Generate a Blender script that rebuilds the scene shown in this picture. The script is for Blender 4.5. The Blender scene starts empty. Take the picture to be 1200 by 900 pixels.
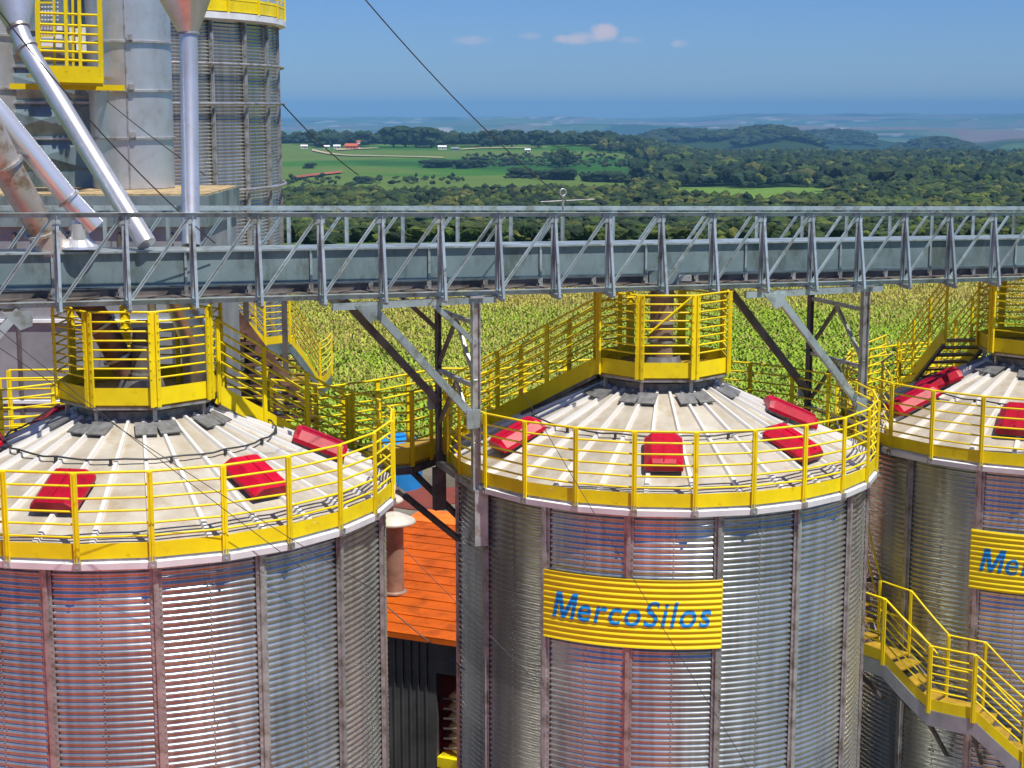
import bpy, bmesh, math, random
import numpy as np
from mathutils import Vector, Matrix, noise
random.seed(7); RNG=np.random.default_rng(7)
SC=bpy.context.scene; COL=SC.collection
R=math.radians; PI=math.pi
# ------------------------------------------------------------------ camera
CAMH=13.0; F=1900.0; PITCH=math.atan(323/F)
cam=bpy.data.cameras.new('camera'); camo=bpy.data.objects.new('camera',cam); COL.objects.link(camo)
camo.location=(0,0,CAMH); camo.rotation_euler=(PI/2-PITCH,0,0)
cam.sensor_width=36; cam.lens=36*F/1200; cam.clip_start=0.5; cam.clip_end=90000
SC.camera=camo
# ------------------------------------------------------------------ world
SUN_EL,SUN_AZ=64,140
w=bpy.data.worlds.new("World"); SC.world=w; w.use_nodes=True
nt=w.node_tree; nt.nodes.clear()
wo=nt.nodes.new('ShaderNodeOutputWorld'); bg=nt.nodes.new('ShaderNodeBackground'); bg.inputs[1].default_value=0.066
sky=nt.nodes.new('ShaderNodeTexSky'); sky.sky_type='NISHITA'; sky.sun_disc=False
sky.sun_elevation=R(SUN_EL); sky.sun_rotation=R(SUN_AZ); sky.altitude=600
sky.air_density=1.0; sky.dust_density=0.3; sky.ozone_density=4.0
# small fair-weather clouds, placed by direction in the sky
tc=nt.nodes.new('ShaderNodeTexCoord'); sep=nt.nodes.new('ShaderNodeSeparateXYZ'); nt.links.new(tc.outputs['Generated'],sep.inputs[0])
def wm(op,a,b=None,clamp=False):
    n=nt.nodes.new('ShaderNodeMath'); n.operation=op; n.use_clamp=clamp
    for i,v in enumerate((a,b)):
        if v is None: continue
        if isinstance(v,(int,float)): n.inputs[i].default_value=v
        else: nt.links.new(v,n.inputs[i])
    return n.outputs[0]
ysafe=wm('MAXIMUM',sep.outputs[1],0.05)
u=wm('DIVIDE',sep.outputs[0],ysafe); v=wm('DIVIDE',sep.outputs[2],ysafe)
nz=nt.nodes.new('ShaderNodeTexNoise'); nz.inputs['Scale'].default_value=95; nz.inputs['Detail'].default_value=6; nz.inputs['Roughness'].default_value=.62
nt.links.new(tc.outputs['Generated'],nz.inputs['Vector'])
tot=None
for (px,py,rx,ry,s) in ((703,38,19,12,1.0),(672,46,28,7,.8),(690,43,26,8,.7),(556,47,24,6,.42),(620,42,15,5,.35),(735,47,16,5,.4),(792,51,12,5,.5)):
    cu=(px-600)/F; cv=math.tan(math.atan((450-py)/F)-PITCH)
    a=wm('POWER',wm('DIVIDE',wm('SUBTRACT',u,cu),rx/F),2); b=wm('POWER',wm('DIVIDE',wm('SUBTRACT',v,cv),ry/F),2)
    m=wm('SUBTRACT',1.0,wm('ADD',a,b)); m=wm('ADD',m,wm('MULTIPLY',wm('SUBTRACT',nz.outputs[0],.5),2.2))
    m=wm('MULTIPLY',wm('MULTIPLY',m,1.1,True),s)
    tot=m if tot is None else wm('MAXIMUM',tot,m)
mixc=nt.nodes.new('ShaderNodeMix'); mixc.data_type='RGBA'
nt.links.new(wm('MULTIPLY',tot,.9),mixc.inputs['Factor']); tint=nt.nodes.new('ShaderNodeMix'); tint.data_type='RGBA'; tint.blend_type='MULTIPLY'; tint.inputs['Factor'].default_value=1
tint.inputs['B'].default_value=(.43,.64,1.06,1); nt.links.new(sky.outputs[0],tint.inputs['A']); nt.links.new(tint.outputs['Result'],mixc.inputs['A'])
mixc.inputs['B'].default_value=(5.6,5.4,6.6,1)
nt.links.new(mixc.outputs['Result'],bg.inputs[0]); nt.links.new(bg.outputs[0],wo.inputs[0])
# ------------------------------------------------------------------ sun
sl=bpy.data.lights.new('sun','SUN'); sl.energy=4.2; sl.angle=R(.5); sl.color=(1,.95,.86)
so=bpy.data.objects.new('sun',sl); COL.objects.link(so)
sd=Vector((math.cos(R(SUN_EL))*math.sin(R(SUN_AZ)),math.cos(R(SUN_EL))*math.cos(R(SUN_AZ)),math.sin(R(SUN_EL))))
so.rotation_euler=sd.to_track_quat('Z','Y').to_euler(); so.location=(20,-30,60)
SC.view_settings.view_transform='Standard'; SC.view_settings.look='None'; SC.view_settings.gamma=1
SC.view_settings.exposure=0.55; SC.view_settings.use_curve_mapping=False
SC.render.engine='CYCLES'
SC.cycles.volume_bounces=0; SC.cycles.max_bounces=6
# ------------------------------------------------------------------ materials
def mat(name,col,rough=.5,metal=0,var=.12,scale=3.0,bump=0,bscale=20,col2=None,spec=.5,attr=None,stretch=None,coord='Object',bdist=.02,thr=(.35,.7)):
    m=bpy.data.materials.new(name); m.use_nodes=True; n=m.node_tree.nodes; l=m.node_tree.links
    p=n['Principled BSDF']; p.inputs['Roughness'].default_value=rough; p.inputs['Metallic'].default_value=metal
    p.inputs['Specular IOR Level'].default_value=spec
    t=n.new('ShaderNodeTexCoord'); mp=n.new('ShaderNodeMapping'); l.new(t.outputs[coord],mp.inputs[0])
    if stretch: mp.inputs['Scale'].default_value=stretch
    z=n.new('ShaderNodeTexNoise'); z.inputs['Scale'].default_value=scale; z.inputs['Detail'].default_value=5; z.inputs['Roughness'].default_value=.6
    l.new(mp.outputs[0],z.inputs['Vector'])
    cr=n.new('ShaderNodeValToRGB'); cr.color_ramp.elements[0].position=thr[0]; cr.color_ramp.elements[1].position=thr[1]
    c2=col2 if col2 else tuple(max(0,c*(1-var*2)) for c in col)
    cr.color_ramp.elements[0].color=(*c2,1); cr.color_ramp.elements[1].color=(*[min(1,c*(1+var*.4)) for c in col],1)
    l.new(z.outputs[0],cr.inputs[0]); out=cr.outputs[0]
    if attr:
        at_=n.new('ShaderNodeAttribute'); at_.attribute_name=attr
        mx=n.new('ShaderNodeMix'); mx.data_type='RGBA'; mx.blend_type='MULTIPLY'; mx.inputs['Factor'].default_value=1
        l.new(out,mx.inputs['A']); l.new(at_.outputs['Color'],mx.inputs['B']); out=mx.outputs['Result']
    l.new(out,p.inputs['Base Color'])
    rr=n.new('ShaderNodeMapRange'); rr.inputs['To Min'].default_value=min(1,rough*1.25); rr.inputs['To Max'].default_value=rough*.85
    l.new(z.outputs[0],rr.inputs[0]); l.new(rr.outputs[0],p.inputs['Roughness'])
    if bump:
        z2=n.new('ShaderNodeTexNoise'); z2.inputs['Scale'].default_value=bscale; z2.inputs['Detail'].default_value=4
        l.new(mp.outputs[0],z2.inputs['Vector'])
        b=n.new('ShaderNodeBump'); b.inputs['Strength'].default_value=bump; b.inputs['Distance'].default_value=bdist
        l.new(z2.outputs[0],b.inputs['Height']); l.new(b.outputs[0],p.inputs['Normal'])
    return m
M={}
M['yellow']=mat('yellow_paint',(.86,.68,.004),.42,0,.10,2.5,bump=.15,bscale=40,bdist=.004,col2=(.74,.56,.006),spec=.35)
M['deck']=mat('chequer_deck',(.42,.26,.02),.6,0,.2,6)
M['galv']=mat('galvanised_wall',(.68,.69,.62),.24,.80,.10,1.4,col2=(.54,.55,.50),stretch=(1,1,.35),bump=.12,bscale=6,bdist=.01)
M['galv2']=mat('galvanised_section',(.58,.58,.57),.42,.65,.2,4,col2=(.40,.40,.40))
M['galvdull']=mat('dull_steel_panel',(.40,.43,.46),.5,.5,.15,1.5,col2=(.27,.29,.31),bump=.2,bscale=2,bdist=.02)
M['truss']=mat('truss_steel',(.50,.58,.60),.38,.5,.15,3,col2=(.35,.42,.44))
M['trough']=mat('trough_steel',(.26,.345,.36),.40,.4,.18,1.2,col2=(.17,.235,.25),bump=.2,bscale=3,bdist=.01)
M['dark']=mat('dark_steel',(.19,.17,.155),.6,.4,.2,4,col2=(.10,.085,.075))
M['cable']=mat('steel_cable',(.07,.075,.08),.5,.5,.1,4)
M['white']=mat('white_flashing',(.86,.87,.88),.38,.1,.08,3,col2=(.72,.73,.75))
M['roof']=mat('dusty_roof_sheet',(.55,.52,.455),.44,.22,.1,2.2,col2=(.40,.35,.27),bump=.15,bscale=9,bdist=.01)
M['rib']=mat('roof_rib',(.74,.72,.68),.38,.25,.08,2,col2=(.72,.70,.66))
M['collar']=mat('grey_collar',(.27,.275,.28),.5,.4,.2,8,col2=(.14,.14,.14))
M['red']=mat('red_vent_paint',(.52,.002,.028),.38,0,.12,3,col2=(.38,.001,.018),spec=.3)
M['blue']=mat('sign_blue',(.004,.24,.62),.4,0,.05,3)
M['tank']=mat('blue_tank',(.015,.27,.66),.4,0,.15,2)
M['orange']=mat('orange_roof',(.90,.21,.006),.5,0,.15,.9,col2=(.74,.15,.006),stretch=(1,1,1),bump=.2,bscale=8)
M['shedwall']=mat('dark_shed_cladding',(.085,.085,.088),.5,.2,.3,1.2,col2=(.04,.04,.042))
M['void']=mat('dark_interior',(.012,.012,.012),.9,0,.1,2)
M['sack']=mat('sack_cloth',(.80,.60,.34),.8,0,.2,4,col2=(.4,.24,.1))  # cloth colour brightened in place of sunlight missing at the doorway
M['pipe']=mat('spout_pipe',(.70,.71,.73),.32,.7,.12,2.5,col2=(.60,.60,.60),stretch=(1,1,.5))
M['piperust']=mat('dusty_spout_pipe',(.44,.40,.36),.45,.55,.2,5,col2=(.25,.18,.11),thr=(.34,.50))
M['whitepipe']=mat('bright_spout_pipe',(.82,.83,.86),.25,.65,.08,2)
M['beige']=mat('beige_vent_cap',(.66,.60,.50),.5,.1,.12,5)
M['copper']=mat('dusty_vent_stack',(.40,.27,.20),.5,.4,.2,3)
M['dust']=mat('grain_dust',(.50,.38,.20),.9,0,.25,6,col2=(.22,.16,.09))
M['brown_shade']=mat('brown_shade_steel',(.24,.13,.085),.6,.3,.3,4,col2=(.10,.05,.035))  # bark brown; on the stair flight it stands in for shade
M['panel']=mat('white_panel',(.78,.80,.82),.4,0,.06,4)
# ------------------------------------------------------------------ mesh builder
class MB:
    def __init__(s): s.v=[]; s.f=[]; s.sm=[]
    def add(s,vs,fs,smooth=False):
        o=len(s.v); s.v+= [tuple(q) for q in vs]; s.f+=[tuple(i+o for i in f) for f in fs]; s.sm+=[smooth]*len(fs); return s
    def box(s,c,d,rz=0,mat3=None):
        c=Vector(c); hx,hy,hz=d[0]/2,d[1]/2,d[2]/2
        mt=mat3 or Matrix.Rotation(rz,3,'Z')
        vs=[c+mt@Vector((x*hx,y*hy,z*hz)) for x in(-1,1) for y in(-1,1) for z in(-1,1)]
        return s.add(vs,[(0,1,3,2),(4,6,7,5),(0,4,5,1),(2,3,7,6),(0,2,6,4),(1,5,7,3)])
    def beam(s,p,q,w,h,up=(0,0,1),ext=0):      # w across, h along up
        p=Vector(p);q=Vector(q);d=(q-p);L=d.length
        if L<1e-6: return s
        d/=L; up=Vector(up); x=d.cross(up)
        if x.length<1e-4: x=d.cross(Vector((0,1,0)))
        x.normalize(); z=x.cross(d); m3=Matrix((x,d,z)).transposed()
        return s.box((p+q)/2,(w,L+ext*2,h),mat3=m3)
    def angle(s,p,q,a,t,up=(0,0,1),flip=1):     # L-section
        p=Vector(p);q=Vector(q);d=(q-p).normalized(); up=Vector(up); x=d.cross(up).normalized(); z=x.cross(d)
        m3=Matrix((x,d,z)).transposed(); L=(q-p).length
        s.box((p+q)/2+z*(a/2-t/2)*0,(t,L,a),mat3=m3); 
        s.box((p+q)/2+x*flip*(a/2+t/2)+z*(a/2-t/2),(a,L,t),mat3=m3); return s
    def tube(s,pts,r,n=8,cap=True,closed=False):
        pts=[Vector(p) for p in pts]; N=len(pts); rs=r if isinstance(r,(list,tuple)) else [r]*N
        vs=[];fs=[]; prev=None
        for i,p in enumerate(pts):
            if closed: d=pts[(i+1)%N]-pts[i-1]
            else: d=pts[min(i+1,N-1)]-pts[max(i-1,0)]
            d.normalize()
            if prev is None:
                a=Vector((0,0,1)) if abs(d.z)<.9 else Vector((0,1,0)); x=d.cross(a).normalized()
            else: x=(prev-d*prev.dot(d)).normalized()
            prev=x; y=d.cross(x)
            for k in range(n):
                t=2*PI*k/n; vs.append(p+(x*math.cos(t)+y*math.sin(t))*rs[i])
        for i in range(N if closed else N-1):
            j=(i+1)%N
            for k in range(n):
                fs.append((i*n+k,i*n+(k+1)%n,j*n+(k+1)%n,j*n+k))
        s.add(vs,fs,True)
        if cap and not closed:
            s.add(vs[:n],[tuple(range(n-1,-1,-1))]); s.add(vs[-n:],[tuple(range(n))])
        return s
    def lathe(s,prof,n=48,c=(0,0),smooth=False,a0=0):
        vs=[];fs=[]
        for r,z in prof:
            for k in range(n):
                t=a0+2*PI*k/n; vs.append((c[0]+r*math.sin(t),c[1]-r*math.cos(t),z))
        for i in range(len(prof)-1):
            for k in range(n): fs.append((i*n+k,i*n+(k+1)%n,(i+1)*n+(k+1)%n,(i+1)*n+k))
        return s.add(vs,fs,smooth)
    def poly(s,pts,z0,z1):
        n=len(pts); vs=[(x,y,z0) for x,y in pts]+[(x,y,z1) for x,y in pts]
        fs=[tuple(range(n-1,-1,-1)),tuple(range(n,2*n))]+[(i,(i+1)%n,n+(i+1)%n,n+i) for i in range(n)]
        return s.add(vs,fs)
    def mesh(s,name,m):
        me=bpy.data.meshes.new(name); me.from_pydata(s.v,[],s.f); me.materials.append(m)
        me.polygons.foreach_set('use_smooth',s.sm); me.update(); return me
    def build(s,name,m,parent=None): return link(name,s.mesh(name,m),parent)
def link(name,me,parent=None,loc=None,rz=None):
    o=bpy.data.objects.new(name,me); COL.objects.link(o)
    if parent is not None: o.parent=parent
    if loc is not None: o.location=loc
    if rz is not None: o.rotation_euler=(0,0,rz)
    return o
def tag(o,label,cat,group=None,kind=None):
    if label: o['label']=label
    if cat: o['category']=cat
    if group: o['group']=group
    if kind: o['kind']=kind
    return o
def thing(name,label,cat,loc=(0,0,0),rz=0,group=None):
    o=bpy.data.objects.new(name,None); COL.objects.link(o); o.location=loc; o.rotation_euler=(0,0,rz); o.empty_display_size=.3
    return tag(o,label,cat,group)
def struct(name,b,m): return tag(b.build(name,m),None,None,kind='structure')
def at(px,py,Y):
    x=(px-600)/F; y=-(py-450)/F
    d=Vector((x, math.cos(PITCH)+y*math.sin(PITCH), -math.sin(PITCH)+y*math.cos(PITCH))); return Vector((0,0,CAMH))+d*(Y/d.y)
def pol(r,deg,z=0): return Vector((r*math.sin(R(deg)),-r*math.cos(R(deg)),z))
# ------------------------------------------------------------------ terrain
def smooth(a,b,x): 
    t=np.clip((x-a)/(b-a),0,1); return t*t*(3-2*t)
def vnoise(x,y,seed=0):
    xi=np.floor(x).astype(np.int64); yi=np.floor(y).astype(np.int64); xf=x-xi; yf=y-yi
    def h(a,b):
        n=(a*374761393+b*668265263+seed*982451653)&0x7fffffff; n=((n^(n>>13))*1274126177)&0x7fffffff; return ((n^(n>>16))&0xffff)/65535.
    u_=xf*xf*(3-2*xf); v_=yf*yf*(3-2*yf)
    return (h(xi,yi)*(1-u_)+h(xi+1,yi)*u_)*(1-v_)+(h(xi,yi+1)*(1-u_)+h(xi+1,yi+1)*u_)*v_
def fbm(x,y,seed=0,o=4):
    s=0;a=.5;t=0
    for i in range(o): s=s+a*vnoise(x*2**i,y*2**i,seed+i); t+=a; a*=.5
    return s/t-.5
def height(x,y):
    x=np.asarray(x,float); y=np.asarray(y,float); d=np.hypot(x,y); az=np.degrees(np.arctan2(x,y))
    zl=np.interp(d,[0,160,400,800,1250,1750,2100,2700,4500,9000,14500],[0,0,-20,-28.5,-30,-26,-40,-85,-108,-113,-115])
    zr=np.interp(d,[0,160,400,800,1300,2000,2500,3300,5000,9000,14500],[0,0,-20,-28,-36,-48,-62,-100,-112,-115,-115])
    b=smooth(3,7,az); z=zl*(1-b)+zr*b
    z=z+fbm(x/420,y/420,3)*10*smooth(500,1500,d)+fbm(x/1700,y/800,9)*150*smooth(2600,6500,d)*smooth(12500,9500,d)+fbm(x/700,y/400,19)*20*smooth(2600,5000,d)+smooth(9000,12600,d)*(62+fbm(x/1100,y/1500,21)*130)
    def hill(px,dd,top,wid,dep,x=x,y=y):
        a=math.atan((px-600)/F); cx=dd*math.sin(a); cy=dd*math.cos(a)
        return top*np.exp(-((x-cx)/wid)**2-((y-cy)/dep)**2)
    z=z+hill(785,3100,52,130,350)+hill(905,2900,42,80,300)+hill(1092,3300,42,85,250)+hill(960,4200,45,200,400)+hill(1240,4300,40,260,400)+hill(440,4200,40,420,500)
    z=z+hill(1190,13100,42,420,500)+hill(870,13200,22,380,500)+hill(975,13300,20,250,500)
    return z
rs=np.concatenate([[0.01],np.linspace(6,160,28),np.geomspace(170,14500,380)])
az=np.concatenate([np.arange(-180,-30,6),np.arange(-30,-20,1),np.arange(-20,20,.12),np.arange(20,30,1),np.arange(30,180,6)])
A,D=np.meshgrid(np.radians(az),rs); X=D*np.sin(A); Y=D*np.cos(A); Z=height(X,Y)
nr,na=A.shape; vs=np.stack([X,Y,Z],-1).reshape(-1,3)
i,j=np.meshgrid(np.arange(nr-1),np.arange(na),indexing='ij'); j2=(j+1)%na
fs=np.stack([i*na+j,(i+1)*na+j,(i+1)*na+j2,i*na+j2],-1).reshape(-1,4)
def npmesh(name,v,f,m,cols=None,smoothf=False):
    me=bpy.data.meshes.new(name); k=f.shape[1]
    me.vertices.add(len(v)); me.vertices.foreach_set('co',v.astype(np.float32).ravel())
    me.loops.add(f.size); me.loops.foreach_set('vertex_index',f.astype(np.int32).ravel())
    me.polygons.add(len(f)); me.polygons.foreach_set('loop_start',np.arange(0,f.size,k,dtype=np.int32)); me.polygons.foreach_set('loop_total',np.full(len(f),k,dtype=np.int32))
    me.polygons.foreach_set('use_smooth',np.full(len(f),smoothf))
    me.materials.append(m)
    if cols is not None:
        ca=me.color_attributes.new('Col','FLOAT_COLOR','POINT'); c=np.ones((len(v),4),np.float32); c[:,:3]=cols; ca.data.foreach_set('color',c.ravel())
    me.update(calc_edges=True); me.validate(); return me
# ground colours follow what grows or lies where
d=D.ravel(); x=X.ravel(); y=Y.ravel(); azd=np.degrees(np.arctan2(x,y))
def C(*c): return np.array(c)
n1=fbm(x/6,y/6,5); n2=fbm(x/260,y/160,6); n3=fbm(x/900,y/420,8); n4=fbm(x/2600,y/1300,12)
col=np.tile(C(.085,.15,.02),(len(x),1))
def mixin(mask,c):
    global col
    m=np.clip(mask,0,1)[:,None]; col=col*(1-m)+np.asarray(c)*m
field=C(.048,.145,.010)
mixin(smooth(600,680,d),field); mixin(smooth(.02,.12,n2)*smooth(700,820,d)*.9,C(.11,.165,.03)); mixin(smooth(.0,.10,-n2)*smooth(700,820,d)*.8,C(.022,.085,.012))
mixin(smooth(1950,2100,d),C(.018,.045,.016)); 
mixin(smooth(.04,.07,n3)*smooth(2600,3400,d),C(.05,.10,.035)); mixin(smooth(.09,.12,n4)*smooth(4000,5000,d),C(.17,.11,.085)); mixin(smooth(.09,.12,-n4)*smooth(4000,5000,d)*.8,C(.09,.12,.05))
mixin(smooth(.10,.13,fbm(x/420,y/260,44))*smooth(3800,5000,d)*.8,C(.17,.15,.11)); mixin(smooth(.08,.10,fbm(x/300,y/300,61))*smooth(2700,3500,d)*.8,C(.08,.14,.045)); mixin(smooth(.20,.22,fbm(x/160,y/160,71))*smooth(6500,7500,d),C(.34,.31,.28))
# right-hand woodland floor, bright strip of pasture inside it
wood=smooth(3.6,4.6,azd)*smooth(780,840,d)*smooth(3600,2700,d)
mixin(wood,C(.025,.05,.012))
mixin(smooth(5.6,5.9,azd)*smooth(11.6,11.3,azd)*smooth(570,600,d)*smooth(930,900,d),C(.13,.23,.035))
gm=mat('ground_cover',(1,1,1),.95,0,.10,.05,bump=.5,bscale=.6,attr='Col',coord='Object',spec=.1,bdist=.4)
tag(link('ground',npmesh('ground',vs,fs,gm,col,True)),None,None,kind='structure')
gy=mat('gravel',(.23,.20,.15),.95,0,.2,.35,bump=.8,bscale=9,col2=(.10,.085,.06),bdist=.06)
# add fine grain to the yard
yd=MB(); yd.poly([(-45,-40),(40,-40),(40,64),(-45,64)],-.3,.06); struct('gravel_yard',yd,gy)
rsl=mat('red_soil',(.54,.07,.012),.95,0,.25,.4,bump=.6,bscale=6,col2=(.40,.05,.012),bdist=.05)
pts=[]
for k in range(28):
    a=2*PI*k/28; rr=1+.22*math.sin(3*a+1)+.12*math.sin(7*a)
    pts.append((-2.7+2.3*rr*math.cos(a),53.4+1.6*rr*math.sin(a)))
yb=MB(); yb.poly(pts,.03,.09); struct('red_soil_patch',yb,mat('damp_red_soil',(.20,.035,.018),.95,0,.3,.9,bump=.6,bscale=6,col2=(.12,.03,.018),bdist=.05))
yb=MB(); yb.poly([(-34,-34),(6,-34),(3.6,12),(2.6,17.5),(0,18.2),(-4,15.6),(-12,16),(-28,15)],.03,.085); struct('red_soil_yard',yb,rsl)
gr_=mat('yard_grass',(.07,.12,.02),.95,0,.25,.6,bump=.8,bscale=7,col2=(.035,.06,.012),bdist=.08)
yb=MB(); yb.poly([(9,-34),(34,-34),(34,24),(16,20),(8,14)],.03,.085); struct('yard_grass',yb,gr_)
# ------------------------------------------------------------------ draped farm tracks and bare soil
def drape(name,path,wid,m,lift=.9):
    vs=[];fs=[]
    P=[]
    for a,b in zip(path,path[1:]):
        for t in np.linspace(0,1,12,endpoint=False): P.append((a[0]*(1-t)+b[0]*t,a[1]*(1-t)+b[1]*t))
    P.append(path[-1])
    for k,(px,dd) in enumerate(P):
        a=math.atan((px-600)/F); w_=wid if not isinstance(wid,(list,tuple)) else wid[0]*(1-k/len(P))+wid[1]*k/len(P)
        for s_ in (-.5,.5):
            q=dd+s_*w_; X_=q*math.sin(a); Y_=q*math.cos(a); vs.append((X_,Y_,float(height(X_,Y_))+lift))
    for k in range(len(P)-1): fs.append((2*k,2*k+2,2*k+3,2*k+1))
    b=MB(); b.add(vs,fs); return struct(name,b,m)
track=mat('dirt_track',(.45,.36,.22),.95,0,.1,.1)
soil=mat('bare_red_soil',(.42,.10,.05),.95,0,.2,.05)
drape('dirt_track',[(368,1560),(385,1500),(410,1440),(450,1410),(520,1370)],[34,14],track)
drape('dirt_track',[(396,1570),(420,1590),(445,1610)],[34,14],track)
drape('bare_soil',[(345,1010),(372,1040),(402,1080)],[20,34],soil)
drape('dirt_track',[(540,1580),(570,1620),(640,1635)],[20,12],track)
# ------------------------------------------------------------------ woodland
def ico(sub):
    bm=bmesh.new(); bmesh.ops.create_icosphere(bm,subdivisions=sub,radius=1); v_=np.array([q.co[:] for q in bm.verts]); f_=np.array([[q.index for q in ff.verts] for ff in bm.faces]); bm.free(); return v_,f_
I1=ico(1); I2=ico(2)
def lump(base,seed,amp=.3,fr=1.6):
    v_,f_=base; o=[]
    for q in v_:
        n_=noise.noise(Vector(q)*fr+Vector((seed*7.1,seed*3.3,seed)))+.5*noise.noise(Vector(q)*fr*2.7+Vector((seed,seed*5,2)))
        o.append(q*(1+amp*n_*1.5))
    return np.array(o),f_
def crown(seed,k,base):
    rd=random.Random(seed); V=[];Fc=[];o=0
    for i_ in range(k):
        v_,f_=lump(base,seed*10+i_)
        a=rd.uniform(0,2*PI); r_=0 if i_==0 else rd.uniform(.35,.62); s_=rd.uniform(.42,.62) if k>1 else .8
        if i_==0 and k>1: s_=.62
        V.append(v_*s_*np.array([1,1,.85])+np.array([r_*math.cos(a),r_*math.sin(a),rd.uniform(-.25,.42)])); Fc.append(f_+o); o+=len(v_)
    return np.concatenate(V),np.concatenate(Fc)
CR_A=[crown(s,4,I1) for s in range(8)]; CR_B=[crown(s+20,1,I2) for s in range(6)]; CR_C=[crown(s+40,2,I1) for s in range(6)]
leafm=mat('woodland_leaves',(1,1,1),.85,0,.3,.55,bump=.9,bscale=1.1,attr='Col',col2=(.34,.38,.34),spec=.25,bdist=.8)
def canopy(name,label,pos,size,hgt,variants,palette):
    V=[];Fc=[];Cc=[];o=0
    for k,(X_,Y_) in enumerate(pos):
        v_,f_=variants[k%len(variants)]; s_=size[k]; a=random.uniform(0,2*PI); ca,sa=math.cos(a),math.sin(a)
        q=v_*np.array([s_/2,s_/2,hgt[k]*.52]); q=np.stack([q[:,0]*ca-q[:,1]*sa,q[:,0]*sa+q[:,1]*ca,q[:,2]],1)
        q=q+np.array([X_,Y_,0]); q[:,2]+=pos_z[k]+hgt[k]*.48
        c=np.array(random.choice(palette))*random.uniform(.7,1.25)
        V.append(q);Fc.append(f_+o);Cc.append(np.tile(c,(len(q),1)));o+=len(q)
    me=npmesh(name,np.concatenate(V),np.concatenate(Fc),leafm,np.concatenate(Cc))
    return tag(link(name,me),label,'woodland',kind='stuff')
PAL=[(.085,.12,.02),(.05,.085,.02),(.02,.042,.014),(.10,.13,.022),(.035,.065,.022),(.13,.14,.03),(.065,.11,.016),(.018,.035,.015),(.07,.10,.025),(.03,.06,.018),(.045,.075,.02)]
PALD=[(.022,.05,.02),(.03,.06,.022),(.018,.042,.018),(.05,.075,.022)]
def scatter(n,px0,px1,d0,d1,fn=None):
    out=[]
    while len(out)<n:
        px=random.uniform(px0,px1); dd=math.sqrt(random.uniform(d0*d0,d1*d1)); a=math.atan((px-600)/F)
        X_,Y_=dd*math.sin(a),dd*math.cos(a)
        if fn and not fn(px,dd,X_,Y_): continue
        out.append((X_,Y_))
    return out
def zs(pos): 
    p_=np.array(pos); return height(p_[:,0],p_[:,1])
# belt behind the corn
def beltf(px,dd,X_,Y_): return not (785<px<985+20*math.sin(dd/20) and 585+22*math.sin(px/21)<dd<930) and dd < 690+25*math.sin(px/47)+(240 if px>740 else 0)
pos=scatter(5600,-60,1290,330,860,beltf)+scatter(1500,-60,1290,150,335); pos_z=zs(pos); dq=[math.hypot(*p_) for p_ in pos]
canopy('woodland_belt','dense dark green belt of trees crossing the whole view just above the conveyor bridge',pos,[random.choice((5,6,8,9,13))*random.uniform(.85,1.2)*min(1,.32+.68*(q_-150)/330) for q_ in dq],[random.uniform(5,9.5)*min(1,.25+.75*(q_-150)/400) for q_ in dq],CR_A,PAL)
# right-hand woods
def rw(px,dd,X_,Y_):
    if dd>2150: return False
    if 785<px<985 and 580<dd<905+25*math.sin(px/13): return False
    e=742+(dd-800)*.0; 
    if px<700+ (0 if dd>1500 else 60+20*math.sin(dd/60)): return False
    if px>1115 and dd>1900: return False
    return True
pos=scatter(8200,640,1290,800,2500,rw); pos_z=zs(pos)
canopy('woodland_slope','broad wooded slope of mixed greens on the right, running back to the blue hills',pos,[random.choice((8,10,12,15,22))*random.uniform(.85,1.2) for _ in pos],[random.uniform(7,15) for _ in pos],CR_C,PAL+PALD*3+[(.03,.07,.03)]*2)
pos=scatter(260,545,745,1180,1420)+scatter(60,335,545,900,1000)+scatter(70,590,745,980,1060)
pos_z=zs(pos); canopy('field_scrub','scattered low scrub in the right half of the bright green field',pos,[random.uniform(3,8) for _ in pos],[random.uniform(2,5) for _ in pos],CR_C,[(.05,.08,.02),(.08,.11,.025),(.03,.06,.02)])
# dark wooded hills
pos=[]
for (px0,px1,d0,d1) in ((680,880,2850,3300),(860,960,2700,3150),(1040,1145,3050,3500),(900,1020,3900,4400)):
    pos+=scatter(520,px0,px1,d0,d1)
pos_z=zs(pos); canopy('wooded_hills','dark bluish wooded hilltops standing beyond the wooded slope',pos,[random.uniform(18,32) for _ in pos],[random.uniform(9,16) for _ in pos],CR_B,PALD)
# ridge belt at the far edge of the green field
def rf(px,dd,X_,Y_):
    return dd>1660+70*math.sin(px/23)+ (0 if px>450 else 40)
pos=scatter(1250,300,760,1650,2050,rf); pos_z=zs(pos)
canopy('ridge_woodland','line of dark trees along the far edge of the bright green field',pos,[random.uniform(12,20) for _ in pos],[random.uniform(9,18) for _ in pos],CR_A,PALD)
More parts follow.
